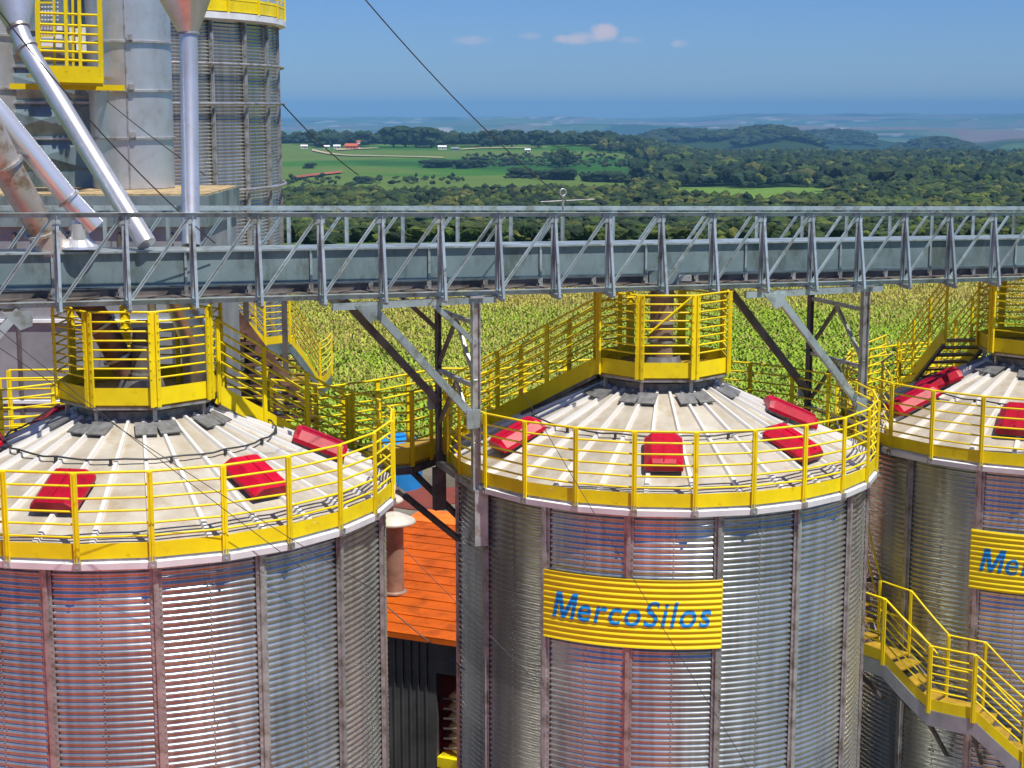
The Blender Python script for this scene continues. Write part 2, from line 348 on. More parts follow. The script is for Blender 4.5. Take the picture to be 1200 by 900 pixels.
# ------------------------------------------------------------------ single trees
def tree_meshes(seed,spread,low=0):
    b=MB(); b.tube([(0,0,0),(.03,.02,.25),(-.02,.03,.5)],[.05,.038,.02],7)
    for k in range(5):
        a=k*1.26+seed; b.tube([(0,0,.22+.04*k),(.16*math.cos(a),.16*math.sin(a),.42+.04*k)],[.02,.008],5)
    tr=b.mesh('trunk',M['brown_shade'])
    rd=random.Random(seed); V=[];Fc=[];o=0
    for k in range(11):
        v_,f_=lump(I2,seed*30+k,.38,2.2); a=rd.uniform(0,2*PI); r_=rd.uniform(.05,.34)*spread; s_=rd.uniform(.15,.25)
        V.append(v_*s_*np.array([spread,spread,.8])+np.array([r_*math.cos(a),r_*math.sin(a),rd.uniform(.38-low,.82-low*.5)])); Fc.append(f_+o); o+=len(v_)
    # loose leaf clumps round the outline
    lv=[];n0=o
    for k in range(500):
        a=rd.uniform(0,2*PI); b_=math.acos(rd.uniform(-1,1)); rr=rd.uniform(.38,.5)
        c=np.array([rr*spread*math.sin(b_)*math.cos(a),rr*spread*math.sin(b_)*math.sin(a),(.6-low*.7)+.38*rr/.45*math.cos(b_)*(1-low*.6)])
        for q in range(3): lv.append(c+np.array([rd.gauss(0,.025) for _ in range(3)]))
    V.append(np.array(lv)); Fc.append(np.arange(len(lv)).reshape(-1,3)+n0)
    v_=np.concatenate(V); c=np.tile(np.array(rd.choice([(.03,.06,.02),(.022,.05,.018),(.045,.08,.02)])),(len(v_),1))
    return tr,npmesh('crown',v_,np.concatenate(Fc),leafm,c)
TM=[tree_meshes(*q) for q in ((1,1.0,.12),(2,1.3,.18),(3,1.2,.15),(4,2.0,.36))]
spots=[ # px, distance, height, kind, label
(503,1185,8,3,'left clump of the three dark bushes in the middle of the green field'),(514,1175,9,3,'second clump from the left in the row of dark field bushes'),(524,1190,8,3,'dark bush just left of the gap in the field row'),
(542,1165,9,3,'wide dark bush right of the gap in the field row'),(551,1180,8,3,'dark bush touching the wide one right of the gap'),(565,1175,7,1,'small round bush standing alone at the right of the field row'),
(609,1010,9,3,'left dark bush of the lower field hedge'),(621,1005,7,3,'low dark bush beside the left end of the lower field hedge'),(640,985,8,3,'dark bush in the middle of the lower field hedge'),(661,980,10,3,'broad dark tree below the tall dark pair'),
(694,960,7,3,'low hedge bush near the pasture edge'),(705,955,9,3,'rounded hedge bush close to the wood'),(722,950,8,3,'last hedge bush before the wood'),
(655,1190,17,0,'left tree of the tall dark pair in front of the wood'),(664,1200,16,2,'right tree of the tall dark pair in front of the wood'),
(463,1640,24,1,'left of the three tall trees on the ridge'),(476,1650,25,2,'tallest rounded tree on the ridge'),(489,1655,23,1,'right of the three tall trees on the ridge'),(506,1630,23,1,'broad ridge tree next to the white shed'),(424,1660,18,1,'ridge tree beside the orange farmhouse'),
(375,1640,14,1,'ridge tree above the left white farm shed'),(575,1640,20,1,'ridge tree right of the white shed'),(600,1640,21,2,'tall ridge tree near the right end of the ridge row'),(631,1640,20,1,'last tall ridge tree before the hills'),
(426,940,6,3,'pale low bush beside the farm track'),(365,1180,6,3,'small scrub bush on the left part of the green field'),(520,1230,7,3,'scrub bush above the dark field row'),(560,1270,8,3,'scrub bush in the upper part of the field'),(598,1240,8,3,'scrub bush at the upper right of the field')]
for px,dd,h_,k,lab in spots:
    a=math.atan((px-600)/F); X_,Y_=dd*math.sin(a),dd*math.cos(a)
    t=thing('tree',lab,'tree',(X_,Y_,float(height(X_,Y_))-.3),random.uniform(0,6),'trees on the far field')
    t.scale=(h_,h_,h_); link('trunk',TM[k][0],t); link('crown',TM[k][1],t)
# farm buildings
def farmhouse(px,dd,w_,dp,h_,rh,wallm,roofm,lab,rz=.1):
    a=math.atan((px-600)/F); X_,Y_=dd*math.sin(a),dd*math.cos(a)
    t=thing('farm_building',lab,'building',(X_,Y_,float(height(X_,Y_))-.2),rz,'farm buildings on the ridge'); t.scale=(.8,.8,.8)
    b=MB(); b.box((0,0,h_/2),(w_,dp,h_)); b.build('wall',wallm,t)
    b=MB(); hw=w_/2+.5;hd=dp/2+.5
    b.add([(-hw,-hd,h_),(hw,-hd,h_),(hw,hd,h_),(-hw,hd,h_),(-hw,0,h_+rh),(hw,0,h_+rh)],[(0,1,5,4),(3,4,5,2),(0,4,3),(1,2,5),(0,3,2,1)]); b.build('roof',roofm,t)
    for k in (-.28,.05,.3):
        b=MB(); b.box((k*w_,-dp/2-.03,h_*.5),(1.4,.08,h_*.45)); b.build('window',M['void'],t)
M['tile']=mat('orange_tiles',(.55,.12,.05),.8,0,.15,1); M['wallw']=mat('white_render',(.75,.73,.68),.8,0,.1,1)
farmhouse(359,1600,8,6,3.2,1.8,M['wallw'],M['wallw'],'small white shed at the left end of the farm row')
farmhouse(385,1600,7,5,3,1.6,M['wallw'],M['panel'],'white shed second from left in the farm row')
farmhouse(397,1610,8,6,3.2,1.8,M['wallw'],M['panel'],'white roofed house left of the orange farmhouse')
farmhouse(414,1590,15,9,4.5,3,M['tile'],M['tile'],'orange farmhouse with a tiled roof on the ridge',-.2)
farmhouse(422,1600,4,4,9,1.5,M['wallw'],M['tile'],'narrow white tower of the farm next to the orange farmhouse')
farmhouse(519,1590,10,7,3.5,1.8,M['wallw'],M['panel'],'white shed under the tall ridge trees')
farmhouse(534,1560,9,7,3,1.5,M['galvdull'],M['galvdull'],'grey shed right of the white ridge shed')
farmhouse(618,1500,6,5,3,1.5,M['wallw'],M['panel'],'small white house near the right end of the ridge')
# ------------------------------------------------------------------ corn
def corn():
    n=90000; px=RNG.uniform(-80,1290,n); dd=np.sqrt(RNG.uniform(58**2,132**2,n)); a=np.arctan((px-600)/F)
    X_=dd*np.sin(a); Y_=dd*np.cos(a)
    row=np.round((X_*.35+Y_*.94)/.55)*.55; off=row-(X_*.35+Y_*.94); X_=X_+off*.35; Y_=Y_+off*.94
    keep=Y_>57.5; X_,Y_=X_[keep],Y_[keep]; n=len(X_)
    Z_=height(X_,Y_); hh=1.35+RNG.normal(0,.11,n)+.3*fbm(X_/9,Y_/9,31)
    V=[];Fc=[];Cc=[];o=0
    base=np.stack([X_,Y_,Z_],1)
    patch=np.clip(.5+1.6*fbm(X_/14,Y_/10,77)+(np.hypot(X_,Y_)-98)/50,0,1)[:,None]
    for k in range(6):
        th=RNG.uniform(0,2*PI,n); L=RNG.uniform(.24,.48,n); z0=hh*RNG.uniform(.5,.97,n); wd=.042
        dx,dy=np.cos(th),np.sin(th)
        p0=base+np.stack([0*dx,0*dx,z0],1); p1=base+np.stack([dx*L*.55,dy*L*.55,z0+L*.32],1); p2=base+np.stack([dx*L,dy*L,z0-.12*L],1)
        sd_=np.stack([-dy*wd,dx*wd,0*dx],1)
        V+= [p0-sd_*.5,p0+sd_*.5,p1+sd_*1.3,p1-sd_*1.3,p2]
        i0=o+np.arange(n)
        Fc+=[np.stack([i0,i0+n,i0+2*n],1),np.stack([i0,i0+2*n,i0+3*n],1),np.stack([i0+3*n,i0+2*n,i0+4*n],1)]; o+=5*n
        g=RNG.uniform(.7,1.25,(n,1)); c=(np.array([[.25,.37,.02]])*(1-patch)+np.array([[.48,.43,.075]])*patch)*g
        dry=(RNG.uniform(0,1,n)<.08)[:,None]; c=np.where(dry,np.array([[.38,.30,.10]]),c)
        Cc+=[c]*5
    for k in range(3):  # tassels
        th=RNG.uniform(0,2*PI,n); dx,dy=np.cos(th)*.09,np.sin(th)*.09
        p0=base+np.stack([0*dx,0*dx,hh*.9],1); q=base+np.stack([dx*.7,dy*.7,hh+.15],1); s_=np.stack([-dy*.35,dx*.35,0*dx],1)
        V+=[p0,q-s_,q+s_]; i0=o+np.arange(n); Fc+=[np.stack([i0,i0+n,i0+2*n],1)[RNG.uniform(0,1,n)<patch[:,0]*.8]]; o+=3*n
        Cc+=[np.tile(np.array([[.56,.46,.14]]),(n,1))]*3
    me=npmesh('corn_field',np.concatenate(V),np.concatenate(Fc),mat('corn_leaves',(1,1,1),.6,0,.1,.3,attr='Col',spec=.3),np.concatenate(Cc))
    tag(link('corn_field',me),'yellow-green field of tall standing corn behind the silos','crop',kind='stuff')
corn()
# ------------------------------------------------------------------ guardrails
def segs_toe(b,path,z0,z1,t,closed=False):
    n=len(path); 
    for k in range(n if closed else n-1):
        p=Vector(path[k]); q=Vector(path[(k+1)%n]); d_=(q-p); L=math.hypot(d_.x,d_.y)
        nx=Vector((-d_.y,d_.x,0))/max(L,1e-6)*t/2
        vs=[p-nx+Vector((0,0,z0)),q-nx+Vector((0,0,z0)),q-nx+Vector((0,0,z1)),p-nx+Vector((0,0,z1)),p+nx+Vector((0,0,z0)),q+nx+Vector((0,0,z0)),q+nx+Vector((0,0,z1)),p+nx+Vector((0,0,z1))]
        b.add(vs,[(0,1,2,3),(5,4,7,6),(3,2,6,7),(0,4,5,1),(0,3,7,4),(1,5,6,2)])
def guard(parent,path,heights,toe=(.0,.17),closed=False,posts=None,pw=.062,pt=.026,rr=.0135,name='guardrail',drop=.05,outward=None,double=False,m='yellow'):
    path=[Vector(p) for p in path]
    g=MB(); g.tube([p+Vector((0,0,heights[-1])) for p in path],rr*1.15,8,closed=closed); top=g.build(name,M[m],parent)
    for h_ in heights[:-1]:
        b=MB(); b.tube([p+Vector((0,0,h_)) for p in path],rr,6,closed=closed); b.build('rail',M[m],top)
    if toe:
        b=MB(); segs_toe(b,path,toe[0],toe[1],.008,closed); b.build('toe_board',M[m],top)
    idx=range(len(path)) if posts is None else posts
    for k in idx:
        p=path[k]; n=len(path)
        a=path[(k-1)%n] if (closed or k>0) else p; c=path[(k+1)%n] if (closed or k<n-1) else p
        d_=(c-a); d_.z=0; d_.normalize(); nx=Vector((d_.y,-d_.x,0))
        b=MB(); ang=math.atan2(d_.y,d_.x); off=nx*(pt/2+.006) if outward is None else nx*outward
        hh=heights[-1]+drop
        if double:
            for s_ in (-1,1): b.box(p+off+d_*s_*.040+Vector((0,0,hh/2-drop)),(.044,pt,hh),ang)
            b.box(p+off*.4+Vector((0,0,hh/2-drop)),(.05,.012,hh-.01),ang)
            for z_ in heights: 
                for s_ in (-1,1): b.box(p+off+nx*(pt/2+.004)+d_*s_*.048+Vector((0,0,z_)),(.016,.012,.016),ang)
        else:
            b.box(p+off+Vector((0,0,hh/2-drop)),(pw,pt,hh),ang)
            b.box(p+off+nx*(pt/2+.003)+Vector((0,0,hh*.5-drop)),(.012,.01,hh*.98),ang)
        b.build('post',M[m],top)
    return top
# ------------------------------------------------------------------ silo parts
EH=[.25,.395,.54,.685,.83,.975]; PH=[.33,.445,.56,.675,.79,.905,1.02,1.14]
WR=2.95; PITCHC=.0762; AMP=.0120
def wr(z): return WR+AMP*math.sin(2*PI*z/PITCHC)
def wall_mesh(Rw,z0,z1,nc,rows,pitch,amp,seams=16,name='wall'):
    nz=int((z1-z0)/pitch*rows); zz=np.linspace(z0,z1,nz+1); th=np.linspace(0,2*PI,nc,endpoint=False)
    rr=Rw+amp*np.sin(2*PI*zz/pitch); T,Zg=np.meshgrid(th,zz); Rg=np.repeat(rr[:,None],nc,1)
    v_=np.stack([Rg*np.sin(T),-Rg*np.cos(T),Zg],-1).reshape(-1,3)
    i,j=np.meshgrid(np.arange(nz),np.arange(nc),indexing='ij'); j2=(j+1)%nc
    f_=np.stack([i*nc+j,i*nc+j2,(i+1)*nc+j2,(i+1)*nc+j],-1).reshape(-1,4)
    return v_,f_
ALPHA=math.atan(.448)
def conez(r): return 8.1+(3.0-r)*.448
wv,wf=wall_mesh(WR,0,7.95,160,6,PITCHC,AMP)
WALLME=npmesh('wall',wv,wf,M['galv'],None,True)
STIFF=MB()
for (dx,dy,wx,wy) in ((0,-.035,.052,.012),(-.024,-.018,.008,.034),(.024,-.018,.008,.034),(-.045,-.006,.040,.008),(.045,-.006,.040,.008)):
    STIFF.box((dx,-WR-AMP+dy,3.97),(wx,wy,7.94))
for k in range(104):
    for s_ in (-1,1): STIFF.box((s_*.045,-WR-AMP-.013,.05+k*.0762),(.014,.008,.014))
STIFFME=STIFF.mesh('wall_stiffener',M['galv2'])
SEAM=MB()
for k in range(16):
    for q in range(104):
        for s_ in ((-.6,.6) if q%11==0 else (0,)):
            SEAM.box(pol(WR+AMP+.002,11.25+22.5*k+s_,.057+q*PITCHC),(.016,.008,.014),R(11.25+22.5*k))
SEAMME=SEAM.mesh('seam_bolts',M['galv2'])
def sheet_variation(m):
    n=m.node_tree.nodes; l=m.node_tree.links; p=n['Principled BSDF']
    def mth(op,a,b=None):
        q=n.new('ShaderNodeMath'); q.operation=op
        for i_,v_ in enumerate((a,b)):
            if v_ is None: continue
            if isinstance(v_,(int,float)): q.inputs[i_].default_value=v_
            else: l.new(v_,q.inputs[i_])
        return q.outputs[0]
    t=n.new('ShaderNodeTexCoord'); sp_=n.new('ShaderNodeSeparateXYZ'); l.new(t.outputs['Object'],sp_.inputs[0])
    a=mth('FLOOR',mth('MULTIPLY',mth('ARCTAN2',sp_.outputs[0],mth('MULTIPLY',sp_.outputs[1],-1)),16/(2*PI)))
    z=mth('FLOOR',mth('DIVIDE',mth('SUBTRACT',sp_.outputs[2],.2),.838))
    cb=n.new('ShaderNodeCombineXYZ'); l.new(a,cb.inputs[0]); l.new(z,cb.inputs[1]); wn=n.new('ShaderNodeTexWhiteNoise'); l.new(cb.outputs[0],wn.inputs[0])
    mr=n.new('ShaderNodeMapRange'); mr.inputs['To Min'].default_value=.80; mr.inputs['To Max'].default_value=1.08; l.new(wn.outputs['Value'],mr.inputs[0])
    # dirt runs below the eave and along the laps
    nz_=n.new('ShaderNodeTexNoise'); mp_=n.new('ShaderNodeMapping'); mp_.inputs['Scale'].default_value=(9,9,.35); l.new(t.outputs['Object'],mp_.inputs[0]); l.new(mp_.outputs[0],nz_.inputs['Vector']); nz_.inputs['Scale'].default_value=1.3; nz_.inputs['Detail'].default_value=6
    m2=n.new('ShaderNodeMapRange'); m2.inputs['From Min'].default_value=.35; m2.inputs['From Max'].default_value=.6; m2.inputs['To Min'].default_value=.74; m2.inputs['To Max'].default_value=1.0; l.new(nz_.outputs[0],m2.inputs[0])
    f=mth('MULTIPLY',mr.outputs[0],m2.outputs[0])
    src=p.inputs['Base Color'].links[0].from_socket; mx=n.new('ShaderNodeMix'); mx.data_type='RGBA'; mx.blend_type='MULTIPLY'; mx.inputs['Factor'].default_value=1
    l.new(src,mx.inputs['A']); l.new(f,mx.inputs['B']); l.new(mx.outputs['Result'],p.inputs['Base Color'])
sheet_variation(M['galv'])
def grime(m,scale,lo,hi,mn,stretch=(1,1,1),tint=(1,.9,.75)):
    n=m.node_tree.nodes; l=m.node_tree.links; p=n['Principled BSDF']; t=n.new('ShaderNodeTexCoord'); mp_=n.new('ShaderNodeMapping'); mp_.inputs['Scale'].default_value=stretch
    l.new(t.outputs['Object'],mp_.inputs[0]); z=n.new('ShaderNodeTexNoise'); z.inputs['Scale'].default_value=scale; z.inputs['Detail'].default_value=8; z.inputs['Roughness'].default_value=.7; l.new(mp_.outputs[0],z.inputs['Vector'])
    cr=n.new('ShaderNodeValToRGB'); cr.color_ramp.elements[0].position=lo; cr.color_ramp.elements[1].position=hi; cr.color_ramp.elements[0].color=(mn*tint[0],mn*tint[1],mn*tint[2],1); cr.color_ramp.elements[1].color=(1,1,1,1); l.new(z.outputs[0],cr.inputs[0])
    src=p.inputs['Base Color'].links[0].from_socket; mx=n.new('ShaderNodeMix'); mx.data_type='RGBA'; mx.blend_type='MULTIPLY'; mx.inputs['Factor'].default_value=1
    l.new(src,mx.inputs['A']); l.new(cr.outputs[0],mx.inputs['B']); l.new(mx.outputs['Result'],p.inputs['Base Color'])
grime(M['yellow'],7,.34,.42,.78); grime(M['red'],9,.36,.5,.7,tint=(1,1.4,1.2)); grime(M['truss'],5,.36,.5,.62); grime(M['roof'],3,.34,.48,.86,tint=(1,.9,.78)); grime(M['galv2'],6,.38,.5,.6); grime(M['trough'],2,.40,.52,.62,(1,1,.4),(1,.95,.85)); grime(M['pipe'],3,.36,.5,.88,tint=(1,.97,.92)); grime(M['orange'],2,.36,.5,.7)
NR=30
def roof_mesh():
    b=MB(); n=NR*4
    b.lathe([(3.03,conez(3.03)),(.74,conez(.74))],n)
    b.lathe([(3.03,conez(3.03)-.02),(3.03,conez(3.03))],n)
    return b.mesh('roof',M['roof'])
def ribs_mesh():
    b=MB()
    for k in range(NR):
        a=360/NR*k; d_=pol(1,a); t=Vector((math.cos(R(a)),math.sin(R(a)),0)); up=Vector((d_.x*math.sin(ALPHA),d_.y*math.sin(ALPHA),math.cos(ALPHA)))
        p0=d_*3.035+Vector((0,0,conez(3.035))); p1=d_*.80+Vector((0,0,conez(.80)))
        vs=[]
        for p_,wf_ in ((p0,1),(p1,.62)):
            for (sx,sz) in ((-.042,-.004),(-.026,.042),(.026,.042),(.042,-.004)): vs.append(p_+t*sx*wf_+up*sz)
        b.add(vs,[(0,1,5,4),(1,2,6,5),(2,3,7,6),(0,3,2,1),(4,5,6,7)])
        pass
    return b.mesh('roof_rib',M['rib'])
ROOFME=roof_mesh(); RIBME=ribs_mesh()
def vent_meshes():
    b=MB(); # hood with chamfered sides and sloping ends, x across, y down-slope
    w2,l2=.29,.40
    prof=[(-w2,.05),(-w2+.0,.11),(-w2*.62,.225),(w2*.62,.225),(w2,.11),(w2,.05)]
    vs=[];n=len(prof)
    for (yy,sc,hz) in ((-l2,.96,.8),(-l2+.07,1,1),(l2-.07,1,1),(l2,.96,.8)):
        for x_,z_ in prof: vs.append((x_*sc,yy,.05+(z_-.05)*hz))
    fs=[]
    for i_ in range(3):
        for k in range(n-1): fs.append((i_*n+k,i_*n+k+1,(i_+1)*n+k+1,(i_+1)*n+k))
    fs+=[tuple(range(n-1,-1,-1)),tuple(range(3*n,4*n))]
    b.add(vs,fs); b.box((0,-.02,.232),(.012,.7,.012))
    hood=b.mesh('roof_vent',M['red'])
    c=MB(); c.box((0,.02,.03),(.44,.66,.075)); c.box((0,-.36,.035),(.36,.03,.02)); base=c.mesh('vent_curb',M['collar'])
    return hood,base
HOOD,CURB=vent_meshes()
def vary(m,lo,hi):
    n=m.node_tree.nodes; l=m.node_tree.links; p=n['Principled BSDF']; oi=n.new('ShaderNodeObjectInfo'); mr=n.new('ShaderNodeMapRange'); mr.inputs['To Min'].default_value=lo; mr.inputs['To Max'].default_value=hi; l.new(oi.outputs['Random'],mr.inputs[0])
    src=p.inputs['Base Color'].links[0].from_socket; mx=n.new('ShaderNodeMix'); mx.data_type='RGBA'; mx.blend_type='MULTIPLY'; mx.inputs['Factor'].default_value=1
    l.new(src,mx.inputs['A']); l.new(mr.outputs[0],mx.inputs['B']); l.new(mx.outputs['Result'],p.inputs['Base Color'])
vary(M['red'],.72,1.1); vary(M['truss'],.82,1.1); vary(M['yellow'],.9,1.06); vary(M['trough'],.85,1.1); vary(M['galv2'],.8,1.1)
def add_vent(root,th,r,twist=0,scale=(1,1,1),label=None):
    d_=pol(1,th); t=Vector((math.cos(R(th)),math.sin(R(th)),0)); up=Vector((d_.x*math.sin(ALPHA),d_.y*math.sin(ALPHA),math.cos(ALPHA)))
    # local -y points down-slope
    ydir=up.cross(t); m4=Matrix((t,ydir,up)).transposed().to_4x4()
    m4=Matrix.Translation(d_*r+Vector((0,0,conez(r)+.02)))@m4@Matrix.Rotation(R(twist),4,'Z')@Matrix.Diagonal((*scale,1))
    h=link('roof_vent',HOOD,root); h.matrix_local=m4; c=link('vent_curb',CURB,h)
    if label: h['label']=label
    return h
# gutter/eave ring and its clips, 25 facets
def eave(root,phase):
    n=25; b=MB(); a0=R(phase)
    prof=[(3.0,8.02),(3.06,8.02),(3.065,7.965)]
    b.lathe(prof,n,a0=a0); g=b.build('eave_gutter',M['galv2'],root)
    b=MB(); b.lathe([(3.066,7.966),(3.108,7.955),(3.10,7.88),(3.05,7.89)],n,a0=a0); b.build('white_drip_edge',M['white'],g)
    for k in range(n):
        a=phase+360/n*k; ang=R(a)
        b=MB(); p=pol(3.10,a,7.93); b.box(p,(.085,.04,.075),ang); b.box(pol(3.125,a,7.905),(.03,.03,.03),ang); b.box(pol(3.085,a,7.99),(.05,.035,.06),ang); b.build('eave_clip',M['galv2'],g)
def platform(root,gate=False):
    ap=.91; rc=ap/math.cos(R(22.5)); z0=9.32
    oct_=[pol(rc,22.5+45*k,z0) for k in range(8)]
    b=MB(); b.poly([(p.x*.985,p.y*.985) for p in reversed(oct_)],z0-.035,z0+.03); dk=b.build('top_platform',M['deck'],root)
    b=MB()
    for k in range(8):
        p,q=oct_[k],oct_[(k+1)%8]; pa=Vector((p.x*.97,p.y*.97,p.z)); qa=Vector((q.x*.97,q.y*.97,q.z)); b.beam(pa+Vector((0,0,-.055)),qa+Vector((0,0,-.055)),.03,.035)
    b.build('edge_channel',M['galv2'],dk)
    for k in range(8):
        a=22.5+45*k; p=pol(.87,a,9.29); q=pol(.93,a,conez(.93)+.03)
        b=MB(); b.box(((p+q)/2),(.05,.012,p.z-q.z),R(a)); b.box((p+q)/2+pol(-.02,a),(.012,.05,p.z-q.z),R(a)); b.build('platform_leg',M['galv2'],dk)
    for k in range(8):
        for s_ in (-1,1):
            a=22.5+45*k+s_*7.2; d_=pol(1,a); t=Vector((math.cos(R(a)),math.sin(R(a)),0)); up=Vector((d_.x*math.sin(ALPHA),d_.y*math.sin(ALPHA),math.cos(ALPHA)))
            ydir=up.cross(t); m3=Matrix((t,ydir,up)).transposed()
            b=MB(); b.box(pol(1.02,a,conez(1.02)+.05),(.25,.26,.02),mat3=m3); b.build('saddle_plate',M['collar'],dk)
    b=MB(); b.lathe([(.76,8.98),(.76,9.2),(.62,9.27),(.30,9.36),(.26,9.5)],40)
    for k in range(40): b.box(pol(.765,k*9,9.12),(.018,.014,.018),R(k*9))
    b.build('neck_collar',M['collar'],root)
    guard(root,oct_,PH,(-.01,.205),closed=True,name='platform_guardrail',double=True,rr=.0125,drop=.03,outward=.02)
    if gate:
        b=MB(); b.tube([oct_[7]+Vector((.12,-.02,.62)),oct_[0]+Vector((-.05,-.03,1.13))],.014,8); b.build('diagonal_brace_bar',M['yellow'],root)
GRP='corrugated grain silos under the conveyor bridge'
def silo(label,X_,Y_,s,stave,post,vents,ringr=1.87,gate=False,ribph=0):
    root=thing('grain_silo',label,'silo',(X_,Y_,0),0,GRP); root.scale=(s,s,1)
    wl=link('wall',WALLME,root,rz=R(stave)); link('seam_bolts',SEAMME,wl)
    for k in range(16): link('wall_stiffener',STIFFME,root,rz=R(stave+22.5*k))
    rf_=link('roof',ROOFME,root); link('roof_rib',RIBME,rf_,rz=R(ribph))
    eave(root,post)
    guard(root,[pol(3.07,post+360/25*k,8.0) for k in range(25)],EH,(.0,.175),closed=True)
    platform(root,gate)
    for (th,r,tw,sc) in vents: add_vent(root,th,r,tw,sc)
    b=MB(); b.tube([pol(ringr+.01*math.sin(k*3),k*6,conez(ringr)+.075+.01*math.sin(k*1.7)) for k in range(60)],.012,6,closed=True)
    for k in range(15): b.box(pol(ringr,k*24,conez(ringr)+.05),(.03,.03,.07),R(k*24))
    b.build('roof_conduit_ring',M['cable'],root)
    # narrow dark hose lying up the right-hand side of the roof
    return root
SL=(-4.76,20.5,3.2/3.05); SCC=(2.15,23.1,1.0); SR=(8.45,25.6,1.0)
LS=silo('nearest and largest silo at the left edge, with no sign on its wall',*SL,14.5,-.4,[(-10,2.2,0,(.92,.8,.9)),(47,2.2,-2,(.92,.85,.9)),(95,2.12,0,(.9,.85,.9)),(-72,1.98,0,(1,1,1)),(150,1.98,0,(1,1,1)),(-135,1.98,0,(1,1,1))],1.62,ribph=2)
CS=silo('middle silo with the whole yellow company sign on its wall',*SCC,9.9,3.2,[(-4,2.24,0,(.88,.86,.9)),(-64,2.28,0,(.88,.88,.9)),(46,2.27,4,(.88,.9,.9)),(79,1.83,12,(.85,.95,.8)),(150,1.98,0,(1,1,1)),(-125,1.98,0,(1,1,1))],gate=True,ribph=3.4)
RS=silo('farthest silo at the right edge, partly cut off, its sign only half in view',*SR,12.2,-3.6,[(-25,2.26,0,(1,.86,.9)),(-75,2.2,0,(.9,.95,.9)),(-83,1.66,-8,(.8,.9,.8)),(40,2.0,0,(1,1,1)),(95,2.0,0,(1,1,1)),(160,2,0,(1,1,1))],ribph=0)
LS.location.z=.10; RS.location.z=-.07
# sign
def sign(root,th0,th1,z0,z1):
    Rs=WR+AMP+.055; n=48; nz=int((z1-z0)/PITCHC*8); b=MB(); vs=[];fs=[]
    am=.0075
    def rad(z): return Rs+am*math.sin(2*PI*z/PITCHC)
    for i_ in range(nz+1):
        z_=z0+(z1-z0)*i_/nz
        for k in range(n+1): vs.append(pol(rad(z_),th0+(th1-th0)*k/n,z_))
    for i_ in range(nz):
        for k in range(n): fs.append((i_*(n+1)+k,i_*(n+1)+k+1,(i_+1)*(n+1)+k+1,(i_+1)*(n+1)+k))
    b.add(vs,fs,True)
    # returned edges
    for zz in (z0,z1): b.tube([pol(rad(zz)-.004,th0+(th1-th0)*k/n,zz) for k in range(n+1)],.006,6)
    for tt in (th0,th1): b.beam(pol(Rs-.02,tt,z0),pol(Rs-.02,tt,z1),.03,.012,pol(1,tt))
    sg=b.build('sign_panel',M['signy'],root)
    cu=bpy.data.curves.new('t','FONT'); cu.body='ercoSilos'; cu.size=1; cu.shear=.22; cu.offset=.010; cu.resolution_u=6; cu.space_character=1.12
    to=bpy.data.objects.new('t',cu); COL.objects.link(to); bpy.context.view_layer.update()
    dg=bpy.context.evaluated_depsgraph_get(); me=bpy.data.meshes.new_from_object(to.evaluated_get(dg)); bpy.data.objects.remove(to)
    bm=bmesh.new(); bm.from_mesh(me)
    hc=.729; mpts=[(0,0),(0,hc),(.19,hc),(.37,.30*hc),(.55,hc),(.74,hc),(.74,0),(.61,0),(.61,.64*hc),(.44,.0),(.31,.0),(.13,.64*hc),(.13,0)]
    mf=bm.faces.new([bm.verts.new((x_-.80+.22*y_,y_,0)) for x_,y_ in mpts]); bmesh.ops.triangulate(bm,faces=[mf])
    bmesh.ops.remove_doubles(bm,verts=bm.verts,dist=1e-5)
    xs_=[v_.co.x for v_ in bm.verts]; ys_=[v_.co.y for v_ in bm.verts]; x0,x1,y0,y1=min(xs_),max(xs_),min(ys_),max(ys_)
    Rm=Rs; arcw=R(th1-th0)*Rm*.885; hh=.365
    ca=th0+(th1-th0)*.5; zc=(z0+z1)/2-hh/2+.01
    for v_ in bm.verts:
        v_.co.x=(v_.co.x-(x0+x1)/2)/(x1-x0)*arcw; v_.co.y=(v_.co.y-y0)/(y1-y0)*hh
    st=PITCHC/6; q=0
    for k in range(1,int(hh/st)+1): bmesh.ops.bisect_plane(bm,geom=bm.verts[:]+bm.edges[:]+bm.faces[:],plane_co=(0,k*st,0),plane_no=(0,1,0))
    for k in range(-40,41): bmesh.ops.bisect_plane(bm,geom=bm.verts[:]+bm.edges[:]+bm.faces[:],plane_co=(k*.03,0,0),plane_no=(1,0,0))
    for v_ in bm.verts:
        z_=zc+v_.co.y; th=ca+math.degrees(v_.co.x/Rm); v_.co=pol(rad(z_)+.006,th,z_)
    me2=bpy.data.meshes.new('lettering'); bm.to_mesh(me2); bm.free(); me2.materials.clear(); me2.materials.append(M['blue']); link('lettering',me2,sg)
M['signy']=mat('sign_yellow',(.90,.70,.004),.4,0,.05,3,col2=(.84,.62,.004))
sign(CS,-35.0,10.6,6.11,7.02); sign(RS,-34.3,11.3,6.09,6.98)
